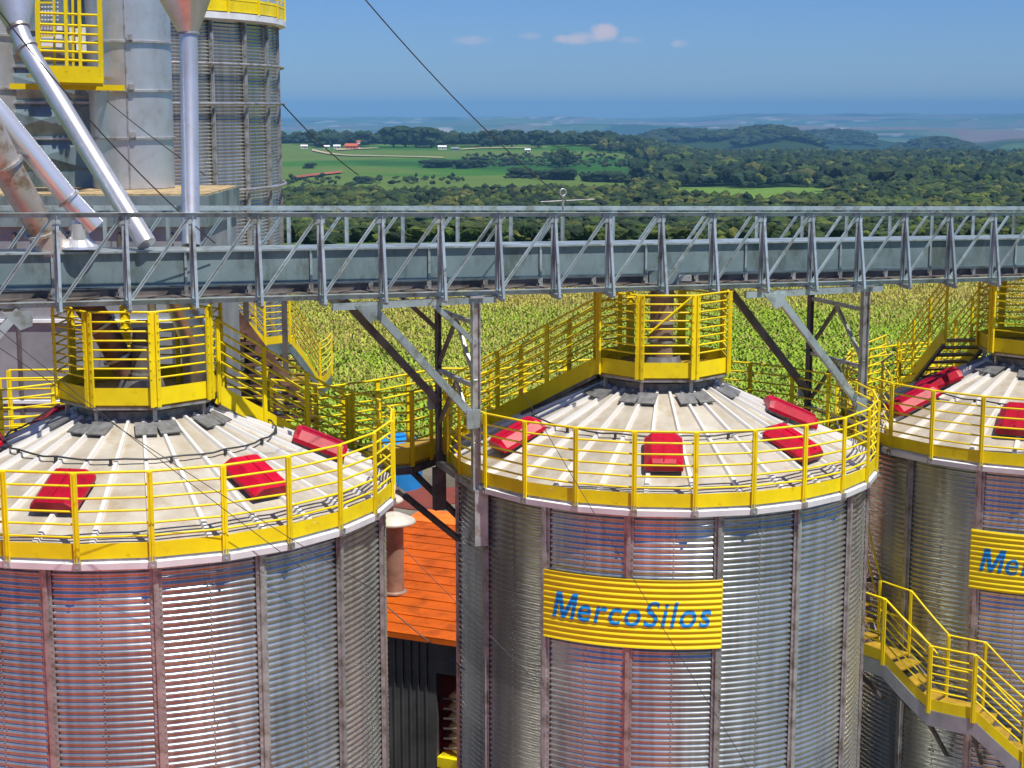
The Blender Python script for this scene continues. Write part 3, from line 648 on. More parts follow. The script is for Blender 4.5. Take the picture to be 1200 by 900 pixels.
# ------------------------------------------------------------------ conveyor bridge
TA,TB=.05228,1.0153e-5
def tY(px): return 1/(TA-TB*px)
PXS=[63,146,225,299,375,446,517,585,651,714,776,836,894,951,1006,1060,1112,1163]
a0=at(63,252,tY(63)); a1=at(1163,250.5,tY(1163)); tdir=Vector((a1.x-a0.x,a1.y-a0.y,0)).normalized(); tnor=Vector((-tdir.y,tdir.x,0))
b0=at(63,356.5,tY(63)); b1=at(1163,327,tY(1163))
Ltot=math.hypot(a1.x-a0.x,a1.y-a0.y); NB=17; bay=Ltot/NB; TW=1.45
def T(i_,w_=0,z_=0):  # bay index, across, height from bottom chord (0) to top chord (1) 
    t=i_/NB; p=Vector((a0.x,a0.y,0))+tdir*bay*i_+tnor*w_
    zt=a0.z+(a1.z-a0.z)*t; zb=b0.z+(b1.z-b0.z)*t; p.z=zb+(zt-zb)*z_; return p
I0,I1_=-4,22
br=thing('conveyor_bridge','long blue-grey steel truss bridge carrying the grain conveyor across the silo tops','conveyor',(T(8).x,T(8).y,0))
def bbuild(b,name,m,parent=br):
    o=b.build(name,m,parent)
    if parent is br: o.matrix_parent_inverse=Matrix.Translation(-br.location)
    return o
for w_ in (0,TW):
    b=MB(); b.angle(T(I0,w_,1),T(I1_,w_,1),.06,.007,flip=(-1 if w_ else 1)); bbuild(b,'top_chord',M['truss'])
    b=MB(); b.angle(T(I0,w_,0),T(I1_,w_,0),.07,.008,flip=(-1 if w_ else 1)); bbuild(b,'bottom_chord',M['truss'])
    sgn=-1 if w_==0 else 1
    for i_ in range(I0,I1_+1):
        b=MB(); o=tnor*sgn*.012
        b.beam(T(i_,w_,.0)+o+Vector((0,0,-.05)),T(i_,w_,1)+o,.055,.012,tnor); b.beam(T(i_,w_,0)+tdir*.022+o*2,T(i_,w_,1)+tdir*.022+o*2,.008,.05,tnor)
        b.box(T(i_,w_,1)+o*2+Vector((0,0,-.05)),(.15,.008,.12),math.atan2(tdir.y,tdir.x))
        bbuild(b,'upright',M['truss'])
        if w_==0:
            b=MB(); foot=T(i_,0,0)+tnor*-.24+Vector((0,0,-.07)); b.beam(T(i_,0,.93)+o*2+tdir*.03,foot,.045,.035,tdir); b.beam(T(i_,0,0)+Vector((0,0,-.05)),foot,.05,.05); bbuild(b,'outrigger_brace',M['truss'])
        if i_<I1_:
            b=MB(); b.beam(T(i_,w_,.03)+o*2+tdir*.05,T(i_+1,w_,.97)+o*2-tdir*.03,.045,.008,tnor); b.beam(T(i_,w_,.03)+o*2+tdir*.05+Vector((0,0,.02)),T(i_+1,w_,.97)+o*2-tdir*.03+Vector((0,0,.02)),.006,.035,tnor); bbuild(b,'diagonal',M['truss'])
for i_ in range(I0,I1_+1):
    b=MB(); b.beam(T(i_,.02,0)+Vector((0,0,-.02)),T(i_,TW-.02,0)+Vector((0,0,-.02)),.06,.07); bbuild(b,'cross_beam',M['galv2'])
# trough (enclosed drag conveyor) and the lower walkway pan
def dz(p,z): return p+Vector((0,0,z))
ZT0,ZT1=.30,.66
for i_ in range(I0,I1_,2):
    b=MB(); e=.004; t0,t1=i_,min(i_+2,I1_)
    c0=T(t0,.70,.0)+Vector((0,0,.12));c1=T(t1,.70,.0)+Vector((0,0,.12))
    b.beam(dz(c0,.245)+tdir*.012,dz(c1,.245)-tdir*.012,.56,.40); tr_=bbuild(b,'trough',M['trough'])
    b=MB(); b.beam(dz(c0,.46)+tdir*.004,dz(c1,.46)-tdir*.004,.66,.022); b.build('lid_flange',M['truss'],tr_)
    b=MB(); b.beam(dz(c0,.035)+tdir*.004,dz(c1,.035)-tdir*.004,.64,.016); b.build('bottom_flange',M['truss'],tr_)
    b=MB(); b.box(dz(c0,.25)+tdir*.002,(.03,.62,.44),math.atan2(tdir.y,tdir.x)); b.build('joint_flange',M['truss'],tr_)
    for q in (t0,t0+1):
        b=MB(); b.beam(dz(T(q+.04,.42,0),.07),dz(T(q+.96,.42,0),.07),.04,.10); bbuild(b,'walkway_pan',M['dark'])
        b=MB(); b.beam(dz(T(q+.02,.42,0),.13),dz(T(q+.98,.42,0),.13),.05,.012); bbuild(b,'pan_edge',M['galv2'])
        b=MB(); b.beam(dz(T(q,.38,0),.0),dz(T(q,.38,0),.15),.045,.04); bbuild(b,'pan_post',M['galv2'])
    b=MB(); b.beam(dz(T(t0,.45,0),.03),dz(T(t1,.45,0),.03),.5,.012) ; bbuild(b,'deck_sheet',M['dark'])
# small drive fittings on the bridge
b=MB(); q=T(9.0,TW,1); b.tube([q,dz(q,.18)],.02,6); b.tube([dz(q,.18)+tdir*.05*math.cos(k*PI/6)+Vector((0,0,.05+.05*math.sin(k*PI/6))) for k in range(12)],.012,6,closed=True); b.tube([dz(q,.1)-tdir*.35,dz(q,.12)+tdir*.5],.009,6); bbuild(b,'cable_eye',M['galv2'])
# ------------------------------------------------------------------ support towers
def onT(px,w_=0):  # point on the truss line seen at px (in the plane shifted by w_)
    lo,hi=-12.0,30.0
    for _ in range(50):
        m_=(lo+hi)/2; p=T(m_,w_,0); dep=p.y*math.cos(PITCH)-(p.z-CAMH)*math.sin(PITCH)
        if 600+F*p.x/dep<px: lo=m_
        else: hi=m_
    return lo
def support(lab,i_,zb_,brace_i,brace_z,small=None,extra_low=True):
    t=thing('support_tower',lab,'support tower',(T(i_).x,T(i_).y,0),0,'steel towers holding up the conveyor bridge')
    inv=Matrix.Translation(-t.location)
    def bb(b,name,m): o=b.build(name,m,t); o.matrix_parent_inverse=inv; return o
    zt=T(i_,0,0).z-.06
    for w_ in (0,TW):
        p=T(i_,w_,0)
        b=MB(); b.box((p.x,p.y,(zt+zb_)/2),(.11 if w_==0 else .075,.012,zt-zb_),math.atan2(tdir.y,tdir.x)); b.box((p.x-tdir.x*(.05 if w_==0 else .03),p.y-tdir.y*(.05 if w_==0 else .03),(zt+zb_)/2),(.012,.09,zt-zb_-.01),math.atan2(tdir.y,tdir.x)); b.box((p.x+tdir.x*(.05 if w_==0 else .03),p.y+tdir.y*(.05 if w_==0 else .03),(zt+zb_)/2),(.012,.09,zt-zb_-.01),math.atan2(tdir.y,tdir.x)); b.box((p.x,p.y,zt+.01),(.2,.14,.03),math.atan2(tdir.y,tdir.x))
        bb(b,'column',M['galv2'] if w_==0 else M['dark'])  # rear members take the darker steel, front ones the lighter
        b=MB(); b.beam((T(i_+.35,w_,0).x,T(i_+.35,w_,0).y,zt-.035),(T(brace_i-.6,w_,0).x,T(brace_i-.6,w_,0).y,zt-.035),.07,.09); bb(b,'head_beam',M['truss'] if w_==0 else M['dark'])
        q=T(brace_i,w_,0)
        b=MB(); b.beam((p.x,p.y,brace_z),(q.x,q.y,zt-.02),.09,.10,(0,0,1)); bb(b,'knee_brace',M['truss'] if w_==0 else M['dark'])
        b=MB(); 
        off=-.04 if w_==0 else .04
        g=Vector((q.x,q.y,zt-.16))+tnor*off; d1=tdir
        b.add([g+d1*-.20+Vector((0,0,.13))+tnor*s_ for s_ in (-.006,.006)]+[g+d1*.16+Vector((0,0,.13))+tnor*s_ for s_ in (-.006,.006)]+[g+d1*.14+Vector((0,0,-.05))+tnor*s_ for s_ in (-.006,.006)]+[g+d1*.0+Vector((0,0,-.10))+tnor*s_ for s_ in (-.006,.006)],[(0,2,4,6),(7,5,3,1),(0,1,3,2),(2,3,5,4),(4,5,7,6),(6,7,1,0)]); bb(b,'gusset_plate',M['truss'])
        b=MB(); g=Vector((p.x,p.y,brace_z+.02))+tnor*off*1.3; b.box(g-tdir*.05,(.20,.012,.26),math.atan2(tdir.y,tdir.x)); bb(b,'gusset_plate',M['truss'])
        if small:
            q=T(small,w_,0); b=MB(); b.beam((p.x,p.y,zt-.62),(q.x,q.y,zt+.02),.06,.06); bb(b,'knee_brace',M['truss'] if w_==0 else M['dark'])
    pf=T(i_,0,0);pr=T(i_,TW,0); zz=zt-.35; k=0
    while zz>zb_+.6:
        b=MB(); b.beam((pf.x,pf.y,zz),(pr.x,pr.y,zz+.02),.05,.055); bb(b,'lattice_strut',M['galv2'])
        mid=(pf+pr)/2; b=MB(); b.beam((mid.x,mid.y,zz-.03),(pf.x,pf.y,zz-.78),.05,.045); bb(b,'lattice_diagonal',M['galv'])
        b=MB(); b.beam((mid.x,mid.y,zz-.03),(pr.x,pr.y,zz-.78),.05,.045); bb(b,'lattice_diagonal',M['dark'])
        zz-=.86; k+=1
    return t,bb
zknee=lambda px,py: at(px,py,tY(px)).z
t1,bb1=support('lattice tower standing between the left and the middle silo',onT(557),7.9,onT(432),zknee(553,492),onT(500))
# thick channel and bracket that carry it on the silo wall
p=T(onT(557),0,0); b=MB(); b.box((p.x+.07,p.y-.06,7.52),(.17,.03,.78),.1); b.box((p.x-.005,p.y-.01,7.52),(.02,.12,.77),.1); b.box((p.x+.145,p.y-.01,7.52),(.02,.12,.77),.1); bb1(b,'wall_channel',M['truss'])
p=T(onT(520),TW,0); b=MB(); p=T(onT(557),TW,0); b.box((p.x,p.y,7.6),(.17,.12,.62),math.atan2(tdir.y,tdir.x)); bb1(b,'lower_column',M['dark'])
q=T(onT(557),0,0); b=MB(); b.beam((q.x,q.y,7.92),(p.x,p.y,7.97),.08,.08); bb1(b,'sill_beam',M['galv2'])
t2,bb2=support('lattice tower standing between the middle and the right silo',onT(1015),6.9,onT(908),zknee(1009,478),None)
t0,bb0=support('support tower at the left edge, only its gusset and brace in view',onT(-105),0.2,onT(22),zknee(-105,500),None)
# ------------------------------------------------------------------ stairs from platforms to the eave walkway
def lin(a,b_,t): return Vector(a)*(1-t)+Vector(b_)*t
def stair(lab,P0,P1,off,nst=9,posts=3,name='stairway',stm='yellow'):
    P0=Vector(P0);P1=Vector(P1);off=Vector(off)
    t=thing(name,lab,'stairs',tuple(P1),0,'yellow stairways'); inv=Matrix.Translation(-t.location)
    for o,nm in ((Vector((0,0,0)),'near'),(off,'far')):
        b=MB(); b.beam(P0+o+Vector((0,0,.05)),P1+o+Vector((0,0,.05)),.02,.24); s_=b.build('stringer',M[stm],t); s_.matrix_parent_inverse=inv
        path=[lin(P0,P1,k/posts)+o for k in range(posts+1)]
        g=guard(t,path,[.36,.50,.63,.76,.89,1.03],None,pw=.06,pt=.03,drop=.05); g.matrix_parent_inverse=inv
    for k in range(nst):
        c=lin(P0,P1,(k+.5)/nst)+off*.5; b=MB(); a=math.atan2(off.y,off.x); b.box(c+Vector((0,0,.03)),(off.length*.97,.23,.03),a); o=b.build('tread',M['deck'],t); o.matrix_parent_inverse=inv
    b=MB(); b.beam(P0+Vector((0,0,-.10)),P1+Vector((0,0,-.10)),.05,.05); b.beam(P0+off+Vector((0,0,-.10)),P1+off+Vector((0,0,-.10)),.05,.05); o=b.build('under_rail',M['dark'],t); o.matrix_parent_inverse=inv
    return t
stair('yellow stairway dropping to the right from the top platform of the left silo',(-3.78,20.55,9.32),(-2.35,22.6,7.95),(-.61,.45,0))
stair('yellow stairway dropping to the left from the top platform of the middle silo',(1.22,22.95,9.32),(-.95,24.3,7.95),(.35,.6,0))
stair('yellow stairway dropping away behind the right silo',(7.72,26.1,9.32),(7.45,28.1,7.95),(-.72,-.08,0))
def walkway(lab,poly,rails,z=7.95,brk=(),toes=None):
    c=sum((Vector((*p,0)) for p in poly),Vector())/len(poly)
    t=thing('walkway',lab,'walkway',(c.x,c.y,z),0,'elevated walkways between the silos'); inv=Matrix.Translation(-t.location)
    b=MB(); b.poly(poly,z-.05,z); o=b.build('deck',M['deck'],t); o.matrix_parent_inverse=inv
    b=MB()
    for p,q in zip(poly,poly[1:]+poly[:1]): b.beam((*p,z-.11),(*q,z-.11),.06,.10)
    o=b.build('frame_channel',M['dark'],t); o.matrix_parent_inverse=inv
    for k_,path in enumerate(rails):
        g=guard(t,[(*p,z) for p in path],[.33,.47,.61,.75,.89,1.05],(0,.22) if toes is None or toes[k_] else None,pw=.07); g.matrix_parent_inverse=inv
    for (p,q) in brk:
        b=MB(); b.beam(p,q,.07,.07); o=b.build('bracket',M['dark'],t); o.matrix_parent_inverse=inv
walkway('raised yellow walkway joining the stairs of the left and the middle silo',
  [(-2.30,22.58),(-1.45,22.9),(-1.02,23.75),(-.95,24.25),(-.55,24.95),(-1.15,24.98),(-2.0,23.9),(-2.96,23.05)],
  [[(-2.30,22.58),(-1.9,22.74),(-1.45,22.9),(-1.2,23.35),(-1.02,23.75)],[(-.55,24.95),(-1.15,24.98),(-1.58,24.44),(-2.0,23.9),(-2.48,23.47),(-2.96,23.05)]],
  toes=(1,0),brk=[((-1.9,22.75,7.8),(-.75,22.2,7.0)),((-1.5,23.2,7.8),(-.55,22.6,7.0))])
walkway('raised yellow walkway joining the middle silo to the stairs of the right silo',
  [(7.4,28.15),(6.7,28.05),(5.75,26.9),(5.2,25.4),(5.0,24.5),(5.75,24.3),(5.9,25.6),(6.5,26.9),(7.1,27.4)],
  [[(6.7,28.75),(5.75,27.1),(5.2,25.4),(5.0,24.5)],[(5.75,24.3),(5.9,25.6),(6.5,26.9),(7.1,27.4)]])
walkway('short yellow walkway beside the back of the left silo, at the left edge',
  [(-7.6,23.7),(-4.9,23.95),(-4.9,24.7),(-7.7,24.5)],[[(-7.6,23.7),(-6.7,23.8),(-5.8,23.88),(-4.9,23.95)],[(-7.7,24.5),(-4.9,24.7)]],z=8.0)
# ------------------------------------------------------------------ spiral stairs
def spiral(lab,Xc,Yc,nodes,Ri,Ro,m_under='galvdull',hts=(.30,.43,.56,.69,.82,.97),flip=1):
    t=thing('spiral_stairway',lab,'stairs',(Xc,Yc,0),0,'yellow stairways')
    for r_,nm in ((Ro,'outer'),(Ri,'inner')):
        path=[]; posts=[]
        for k in range(len(nodes)-1):
            (ta,za),(tb,zb_)=nodes[k],nodes[k+1]; n=3
            for q in range(n):
                if q==0: posts.append(len(path))
                path.append(pol(r_,ta+(tb-ta)*q/n,za+(zb_-za)*q/n))
        posts.append(len(path)); path.append(pol(r_,nodes[-1][0],nodes[-1][1]))
        if r_==Ro:
            guard(t,path,list(hts),(.0,.17),posts=posts,pw=.065)
        else: guard(t,path,[.5,.97],None,posts=posts,pw=.05)
        b=MB(); segs_toe(b,path,-.24,-.004,.03); b.build('stringer',M[m_under],t)
    for k in range(len(nodes)-1):
        (ta,za),(tb,zb_)=nodes[k],nodes[k+1]; n=max(3,int(abs(zb_-za)/.19)) if abs(zb_-za)>.15 else 4
        for q in range(n):
            a_=ta+(tb-ta)*(q+.5)/n; z_=za+(zb_-za)*(q+.5)/n
            wd=abs(R((tb-ta)/n)*(Ri+Ro)/2)*1.06
            b=MB(); b.box(pol((Ri+Ro)/2,a_,z_),(max(wd,.2),Ro-Ri-.03,.03),R(a_)); b.build('tread',M['deck'],t)
        a_=ta; b=MB(); b.beam(pol(Ro-.05,a_,za-.26),pol(Ri-.2,a_,za-.28),.05,.06); b.beam(pol(Ro-.1,a_,za-.28),pol(Ri-.12,a_,za-.95),.05,.05); b.build('bracket',M['dark'],t)
    return t
spiral('yellow stairway winding down the wall of the right silo',SR[0],SR[1],[(-72,5.95),(-62,4.85),(-50.6,4.84),(-38.5,4.30),(-28.4,4.29),(-17.1,3.70),(-8,3.1),(4,3.1)],3.12,3.75)
# ------------------------------------------------------------------ tall silo behind, upper left
TS=(-11.05,38.6); TR=5.5
ts=thing('tall_silo','tall corrugated silo with yellow rail at its eave, behind the conveyor bridge at upper left','silo',(TS[0],TS[1],0),0)
v_,f_=wall_mesh(TR,0,15.0,150,6,.0762,.013); link('wall',npmesh('wall',v_,f_,M['galv'],None,True),ts)
ng=30
for k in range(ng):
    a=12*k+8; b=MB(); b.box(pol(TR+.045,a,7.5),(.09,.06,14.98),R(a)); b.box(pol(TR+.08,a,7.5),(.04,.03,14.97),R(a)); b.build('wall_stiffener',M['galv2'],ts)
for z_ in (13.95,13.1,11.22,9.4,7.6): 
    b=MB(); b.tube([pol(TR+.15,k*5,z_) for k in range(72)],.035,6,closed=True); b.build('wind_ring',M['galv2'],ts)
b=MB(); b.lathe([(TR+.2,15.02),(0.5,18.0)],72); b.build('roof',M['roof'],ts)
b=MB(); b.lathe([(TR+.06,15.04),(TR+.24,15.03),(TR+.24,14.9),(TR+.1,14.86)],36); b.build('eave_gutter',M['white'],ts)
guard(ts,[pol(TR+.2,k*12,15.06) for k in range(30)],EH,(0,.3),closed=True)
# angular stair around it
spiral('yellow stairway with dark treads winding round the tall silo at left',TS[0],TS[1],[(20,10.6),(30,10.3),(40,9.2),(46,9.15),(58,7.9),(66,7.85),(80,6.6),(95,6.6)],TR+.25,TR+1.15,'trough',hts=(.28,.42,.56,.70,.84,1.0))
rb=thing('stair_flight','stair flight coloured brown for shade, seen between the yellow rails beside the tall silo','stairs',(-5.6,31,0))  # shade on the treads and stringers is put into their brown
for k in range(15):
    b=MB(); b.box((-.95+.155*k,.1*k*.4,10.0-.215*k),(.95,.28,.05),.1); b.build('tread',M['brown_shade'],rb)
for s_ in (0,.95):
    b=MB(); b.beam((-1.4+s_,-.05,10.1),(.8+s_,.55,6.85),.03,.22); b.build('stringer',M['brown_shade'],rb)
for k in range(4):
    b=MB(); b.box((-1.1+k*.75,.5,4.9),(.10,.10,9.8)); b.build('post',M['dark'],rb)
# ------------------------------------------------------------------ dryer block, cyclones and hoppers
dr=thing('grain_dryer','large grey-blue panelled dryer block behind the bridge at the left edge','dryer',(-7.5,28,0))
b=MB(); b.box((-.15,0,5.55),(5.3,3.0,11.1)); b.build('body',M['galvdull'],dr)
b=MB(); b.box((-.15,-.02,11.35),(5.42,3.14,.5)); o=b.build('top_duct',M['trough'],dr)
b=MB(); b.box((-.15,-.02,11.615),(5.36,3.0,.03)); b.build('dust_layer',M['dust'],dr)
for z_ in (9.55,8.2,6.9): b=MB(); b.box((-.15,-1.53,z_),(5.3,.06,.05)); b.build('panel_band',M['white'],dr)
for x_ in (-2.4,-1.5,-.62,.25,1.1,1.95): b=MB(); b.box((x_,-1.52,5.5),(.045,.05,11.0)); b.build('panel_seam',M['dark'],dr)
# blue-grey fan box between the cyclones
fb=thing('fan_housing','dark blue-grey panelled fan housing between the two cyclones','machine',(-8.2,29.4,11.63))
b=MB(); b.box((0,0,2.2),(1.9,1.4,4.4)); b.build('casing',M['trough'],fb)
for k in range(4):
    z_=.55+k*.62
    b=MB(); b.add([(-.85,-.71,z_-.25),(.85,-.71,z_-.25),(.85,-.71,z_+.25),(-.85,-.71,z_+.25),(0,-.80,z_)],[(0,1,4),(1,2,4),(2,3,4),(3,0,4)]); b.build('pressed_panel',M['trough'],fb)
    b=MB(); b.box((0,-.74,z_+.30),(1.86,.06,.035)); b.build('panel_flange',M['galv2'],fb)
def cyclone(lab,X_,Y_,zb_,rings,r0,r1):
    t=thing('cyclone',lab,'cyclone',(X_,Y_,zb_),0,'grey steel cyclones'); b=MB()
    zt=18; b.lathe([(r0+(r1-r0)*k/8,(zt-zb_)*k/8) for k in range(9)]+[(.2,zt-zb_+.5)],56,smooth=True); b.build('shell',M['pipe'],t)
    for z_ in rings:
        rr=r0+(r1-r0)*(z_-zb_)/(zt-zb_); b=MB(); b.lathe([(rr-.01,z_-zb_-.03),(rr+.045,z_-zb_-.025),(rr+.045,z_-zb_+.012),(rr-.01,z_-zb_+.02)],56); b.build('flange_ring',M['galv2'],t)
        b=MB(); b.box(pol(rr+.05,14,z_-zb_+.06),(.10,.06,.09),R(14)); b.build('lug',M['galv2'],t)
    b=MB(); b.box(pol((r0+r1)/2,8,(zt-zb_)/2),(.02,.02,zt-zb_),R(8)); b.build('seam',M['galv2'],t)
cyclone('tall grey ringed cyclone standing clear in the middle of the plant at left',-6.62,28.6,11.64,[at(165,y_,27.9).z for y_ in (162,106,48)],.70,.735)
cyclone('grey ringed cyclone cut by the left edge of the photo',-9.35,28.9,11.64,[at(5,y_,28.2).z for y_ in (205,103,40)],.72,.80)
# ------------------------------------------------------------------ spouts
def pipe(lab,pts,r,m,name='spout_pipe',flanges=(),cone=None,n=20,base=None):
    pts=[Vector(p) for p in pts]; t=thing(name,lab,'pipe',tuple(pts[-1]),0); inv=Matrix.Translation(-t.location)
    b=MB(); b.tube(pts,r,n,cap=True); o=b.build('barrel',M[m],t); o.matrix_parent_inverse=inv
    for (k,u_) in flanges:
        p=lin(pts[k],pts[k+1],u_); d_=(pts[k+1]-pts[k]).normalized(); rr=(r if not isinstance(r,(list,tuple)) else r[k])
        b=MB(); b.tube([p-d_*.018,p+d_*.018],rr*1.2,n); o=b.build('flange',M['galv2'],t); o.matrix_parent_inverse=inv
    if cone:
        p=pts[0]; d_=(cone[0]-p); b=MB(); b.tube([p,cone[0]],[cone[1],cone[2]],28); o=b.build('hopper_cone',M[m],t); o.matrix_parent_inverse=inv
    if base:
        p,rb_,h_=base; b=MB(); b.lathe([(rb_*1.5,0),(rb_*1.45,.03),(rb_*.8,.13),(rb_*.62,.2),(rb_*.62,h_*.62),(rb_*.8,h_*.64),(rb_*.8,h_*.8),(rb_*.55,h_*.82),(rb_*.5,h_)],28,c=(p.x,p.y),smooth=False)
        for k in range(len(b.v)): x_,y_,z_=b.v[k]; b.v[k]=(x_,y_,z_+p.z)
        o=b.build('inlet_base',M['whitepipe'],t); o.matrix_parent_inverse=inv
    return t
Yp=19.6
pipe('slanting spout pipe with a reddish lower side, running from a cone down to the bridge',[at(21,32,21.2),at(30,55,21.1),at(100,170,20.7),at(172,286,20.15)],.125,'pipe',flanges=((0,.05),(1,.01)),cone=(at(10,-30,21.5),.14,.42))
pipe('bright silver spout pipe slanting down from the left edge, open elbow at its lower end',[at(-50,78,19.6),at(0,133,19.7),at(80,232,19.85),at(112,266,19.95)],.125,'whitepipe',flanges=((2,.01),))
pipe('fat dusty spout pipe with brown stains at the left edge',[at(-30,120,19.3),at(5,192,19.5),at(45,262,19.8),at(52,288,19.9)],[.2,.19,.165,.15],'piperust',flanges=((1,.02),(2,.4)))
pipe('upright silver pipe below a cone, right of the tall cyclone',[at(221,39,21.8),at(222,120,21.7),at(224,288,21.0)],.118,'pipe',flanges=((0,.0),),cone=(at(215,-25,21.8),.13,.46))
pipe('short flanged inlet standing on the conveyor lid',[at(92,262,19.9),at(93,289,19.9)],.1,'whitepipe',name='inlet_spout',base=(at(93,291,19.95),.16,.36))
pipe('cone shaped dusty inlet where the fat stained pipe meets the conveyor',[at(56,270,19.85),at(60,289,19.95)],[.16,.26],'piperust',name='inlet_spout')
# spouts between bridge and silo tops
pipe('brown ringed spout dropping onto the top of the middle silo',[Vector((2.15,23.1,10.55)),Vector((2.15,23.1,9.95)),Vector((2.15,23.1,9.46))],.17,'copper',flanges=((0,.3),(0,.95),(1,.5)))
b_=thing('slide_gate','grey slide gate box under the bridge above the middle silo','gate',(2.15,23.1,10.5)); b=MB(); b.box((0,0,.12),(.42,.5,.24)); b.build('housing',M['trough'],b_); b=MB(); b.box((.3,-.1,.12),(.2,.10,.08)); b.build('actuator',M['galv2'],b_)
pipe('brown ringed spout dropping onto the top of the right silo',[Vector((8.45,25.6,10.5)),Vector((8.45,25.6,9.46))],.17,'copper',flanges=((0,.3),(0,.8)))
pipe('slender galvanised pipe inside the left silo railing',[at(177,345,20.4),at(180,400,20.4)],.055,'pipe')
pipe('fat brown spout slanting down into the top of the left silo',[at(88,338,20.2),at(122,385,20.35),at(150,440,20.45)],[.17,.17,.15],'brown_shade',flanges=((0,.9),(1,.6)))
pipe('dark upright spout in the middle of the left silo top platform',[at(168,385,20.4),at(166,450,20.4)],[.13,.16],'dark',name='spout_pipe',flanges=((0,.3),(0,.8)))
pipe('wide pale spout slanting down on the right of the left silo top platform',[at(208,350,20.9),at(232,400,21.0),at(236,468,21.0)],[.17,.22,.22],'pipe')
# ------------------------------------------------------------------ yellow service platform between cyclones
sp=thing('service_platform','small yellow service platform with railing between the cyclones, top left','platform',tuple(at(80,98,26.6)))
sc=1/ (F/27)
c0=at(80,98,26.6)
def L(px,py,Y_=26.6): return at(px,py,Y_)-c0
b=MB(); b.beam(L(12,101,27.0),L(146,103,27.0),.08,.09); b.build('carrying_beam',M['yellow'],sp)
b=MB(); b.beam(L(44,94),L(121,98),.05,.10); b.beam(L(44,86,26.55),L(121,88,26.55),.015,.26); b.build('toe_board',M['yellow'],sp)
for y_ in (15,28,38,48,59,69): 
    b=MB(); b.tube([L(42,y_),L(117,y_+3)],.02,8); b.build('rail',M['yellow'],sp)
for x_ in (43,76,92,116):
    b=MB(); b.beam(L(x_,-30),L(x_+3,96),.075 if x_ in(43,116) else .05,.04,(0,1,0)); b.build('post',M['yellow'],sp)
b=MB(); 
for k in range(7): b.beam(L(44,-10+k*13,27.0),L(60,-10+k*13,27.0),.03,.03)
b.beam(L(63,-20,27),L(64,90,27),.03,.05,(0,1,0)); b.beam(L(85,-20,27),L(86,80,27),.03,.05,(0,1,0)); b.build('ladder_frame',M['yellow'],sp)
b=MB(); b.beam(L(44,90,27.2),L(120,91,27.2),1.2,.03); b.build('deck',M['deck'],sp)
for k in range(3):
    b=MB(); b.beam(L(47,31+k*10,28.2),L(73,32+k*10,28.2),.04,.10); o=b.build('white_louvre',M['panel'],sp)
for k,(x_,y_) in enumerate(((84,36),(91,37),(98,36),(84,46),(91,47),(98,45),(92,55),(99,56))):
    b=MB(); b.box(L(x_,y_,28.0),(.06,.06,.11)); b.build('insulator',M['panel'],sp)
b=MB()
for i_ in range(5):
    for j_ in range(7): b.box(L(46+j_*3.6,3+i_*5,28.1),(.025,.03,.025))
b.build('perforated_screen',M['panel'],sp)
b=MB(); b.box(L(80,30,28.75),(1.45,.1,3.2)); b.build('back_plate',M['dark'],sp)
# ------------------------------------------------------------------ shed between the silos
sh=thing('orange_roof_shed','low dark clad shed with an orange metal roof in the gap between two silos','shed',(-1.6,29.5,0),R(-24))
W,Dp,zf,zb2=7.0,6.6,3.2,3.75
b=MB()
n=56; vs=[];fs=[]
for k in range(8):
    ya=-.25+(Dp+.25)*k/8; yb_=-.25+(Dp+.25)*(k+1)/8; za=zf+(zb2-zf)*k/8; zb_=zf+(zb2-zf)*(k+1)/8
    b.beam((0,ya,za+.012),(0,yb_+.03,zb_-.006),W,.012)
    for q in range(1):
        u_=.5; b.beam((-W/2,ya+(yb_-ya)*u_,za+(zb_-za)*u_+.012),(W/2,ya+(yb_-ya)*u_,za+(zb_-za)*u_+.012),.02,.004); b.box((0,-.26,zf-.035),(W,.04,.10)); b.build('roof',M['orange'],sh)
b=MB(); dx0,dx1=.20,1.2
b.box(((-W/2+dx0)/2,0,zf/2-.05),(W/2+dx0,.1,zf-.1)); b.box(((W/2+dx1)/2,0,zf/2-.05),(W/2-dx1,.1,zf-.1)); b.box(((dx0+dx1)/2,0,zf-.45),(dx1-dx0,.1,.6))
b.box((0,Dp-.1,1.7),(W,.1,3.4)); b.box((-W/2,Dp/2,1.6),(.1,Dp,3.1)); b.box((W/2,Dp/2,1.6),(.1,Dp,3.1))
for k in range(40):
    x_=-W/2+.17*k+.1
    if dx0-.04<x_<dx1+.04: continue
    b.box((x_,-.06,zf/2-.06),(.03,.035,zf-.14))
b.build('cladding',M['shedwall'],sh)
for k in range(6):
    t=thing('grain_sack',['lowest','second','third','fourth','fifth','topmost'][k]+' tan sack of the pile in the dark shed doorway','sack',(-1.6+math.cos(R(-24))*.62+math.sin(R(24))*.5,29.5-math.sin(R(24))*.62+.22,.92+k*.2),R(-24),'sacks piled in the shed doorway')
    b=MB(); vs_=[]
    v0,f0=I2
    for q in v0: vs_.append((q[0]*.42*(1-.25*abs(q[2])),q[1]*.26,math.copysign(abs(q[2])**.7,q[2])*.14))
    b.add(vs_,[tuple(ff) for ff in f0],True); b.build('bag',M['sack'],t)
    b=MB(); b.beam((-.4,-.27,.02),(.4,-.27,.10),.012,.03); b.build('strap',M['dark'],t)
pl=thing('yellow_pallet','yellow pallet base under the pile of sacks','pallet',(-1.6+math.cos(R(-24))*.62+.2,29.5-math.sin(R(24))*.62+.22,0),R(-24))
b=MB(); b.box((0,0,.68),(1.0,.7,.2)); b.build('top_boards',M['yellow'],pl)
for s_ in (-.4,.4): b=MB(); b.box((s_,0,.29),(.1,.6,.58)); b.build('runner',M['yellow'],pl)
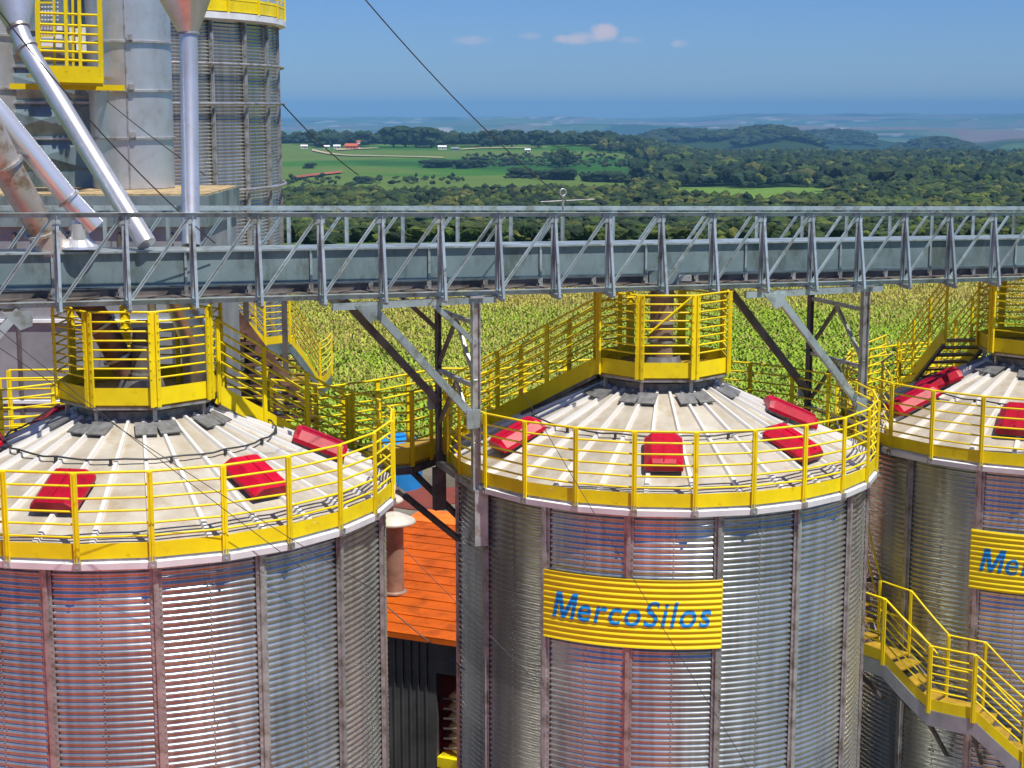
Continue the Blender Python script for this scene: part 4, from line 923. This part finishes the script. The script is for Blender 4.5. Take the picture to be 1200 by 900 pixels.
def stack(lab,px,py,Yq,zb_,r_,rc_):
    top=at(px,py,Yq); t=thing('roof_vent_stack',lab,'vent',(top.x,top.y,zb_),0,'capped vent stacks on the shed roof'); h_=top.z-zb_
    b=MB(); b.lathe([(r_,0),(r_,h_)],28,smooth=True); b.lathe([(r_+.06,.0),(r_+.06,.03),(r_,.05)],28); b.build('stack',M['copper'],t)
    b=MB(); b.lathe([(rc_*.9,h_-.02),(rc_,h_+.01),(rc_*.92,h_+.06),(rc_*.3,h_+.19),(.01,h_+.21)],32,smooth=True); b.lathe([(rc_*.9,h_-.02),(.01,h_+.02)],32); b.build('rain_cap',M['beige'],t)
stack('nearer beige capped vent stack on the orange roof',461,612,31.6,3.36,.2,.46)
stack('farther beige capped vent stack on the orange roof, higher in view',450,587,33.6,3.55,.2,.42)
tk=thing('water_tank','round blue water tank standing on the ground behind the walkway','tank',(-3.95,54.8,0))
b=MB(); b.lathe([(.78,0),(.82,.05),(.86,.7),(.84,.74),(.88,.78),(.92,1.5),(.95,1.55),(.95,1.62),(.6,1.8),(.3,1.86),(.01,1.86)],40,smooth=False); b.build('shell',M['tank'],tk)
b=MB(); b.lathe([(.3,1.86),(.32,1.93),(.01,1.95)],24); b.build('lid',M['tank'],tk)
# ------------------------------------------------------------------ cables
def cable(lab,p,q,sag=.05,r=.011):
    t=[]; 
    for k in range(17):
        u_=k/16; a=lin(p,q,u_); a.z-=sag*4*u_*(1-u_); t.append(a)
    b=MB(); b.tube(t,r,6); return tag(b.build('cable',M['cable']),lab,'cable','thin dark wires strung across the plant')
cable('thin dark wire crossing the sky down to the eye on the bridge',at(425,-4,17.5),at(664,236,22.9),.12,.007)
cable('dark wire from the tall silo eave ring out over the far field',at(331,122,37.6),at(420,205,46),.1,.016)
cable('dark wire crossing in front of the tall cyclone from the top left corner',at(-5,8,18.0),at(252,285,20.4),.15,.008)
cable('dark wire running past the middle of the tall cyclone to the upright pipe',at(125,118,27.8),at(240,205,21.6),.03,.008)
cable('long dark wire from the left edge over the left silo roof to its front wall',at(-5,383,16.4),at(352,664,17.0),.04,.0045)
cable('dark wire over the left silo roof ending at its right-hand eave',at(-5,488,16.0)+Vector((0,0,.75)),at(452,700,18.6),.04,.0045)
cable('dark guy wire slanting over the front wall and sign of the middle silo',at(610,455,19.3),at(880,905,18.6),.03,.004)
cable('thin guy wire across the lower left of the middle silo wall',at(470,640,19.2),at(740,905,18.2),.03,.004)
cable('pale blue cord hanging across the dark shed wall between two silos',at(430,690,22.5),at(545,785,22.0),.03,.008)
# ------------------------------------------------------------------ air
hb=MB(); hb.box((0,0,-215),(29600,29600,570))
hm=bpy.data.materials.new('air'); hm.use_nodes=True; hn=hm.node_tree; hn.nodes.clear(); ho=hn.nodes.new('ShaderNodeOutputMaterial'); pv=hn.nodes.new('ShaderNodeVolumePrincipled')
pv.inputs['Color'].default_value=(.22,.53,.88,1); pv.inputs['Density'].default_value=1.15e-4; pv.inputs['Anisotropy'].default_value=-.35
hn.links.new(pv.outputs[0],ho.inputs['Volume'])
h=hb.build('haze',hm); h['kind']='stuff'; h['label']='pale blue haze in the air over the distant hills'; h['category']='haze'; h.location=(0,0,0)
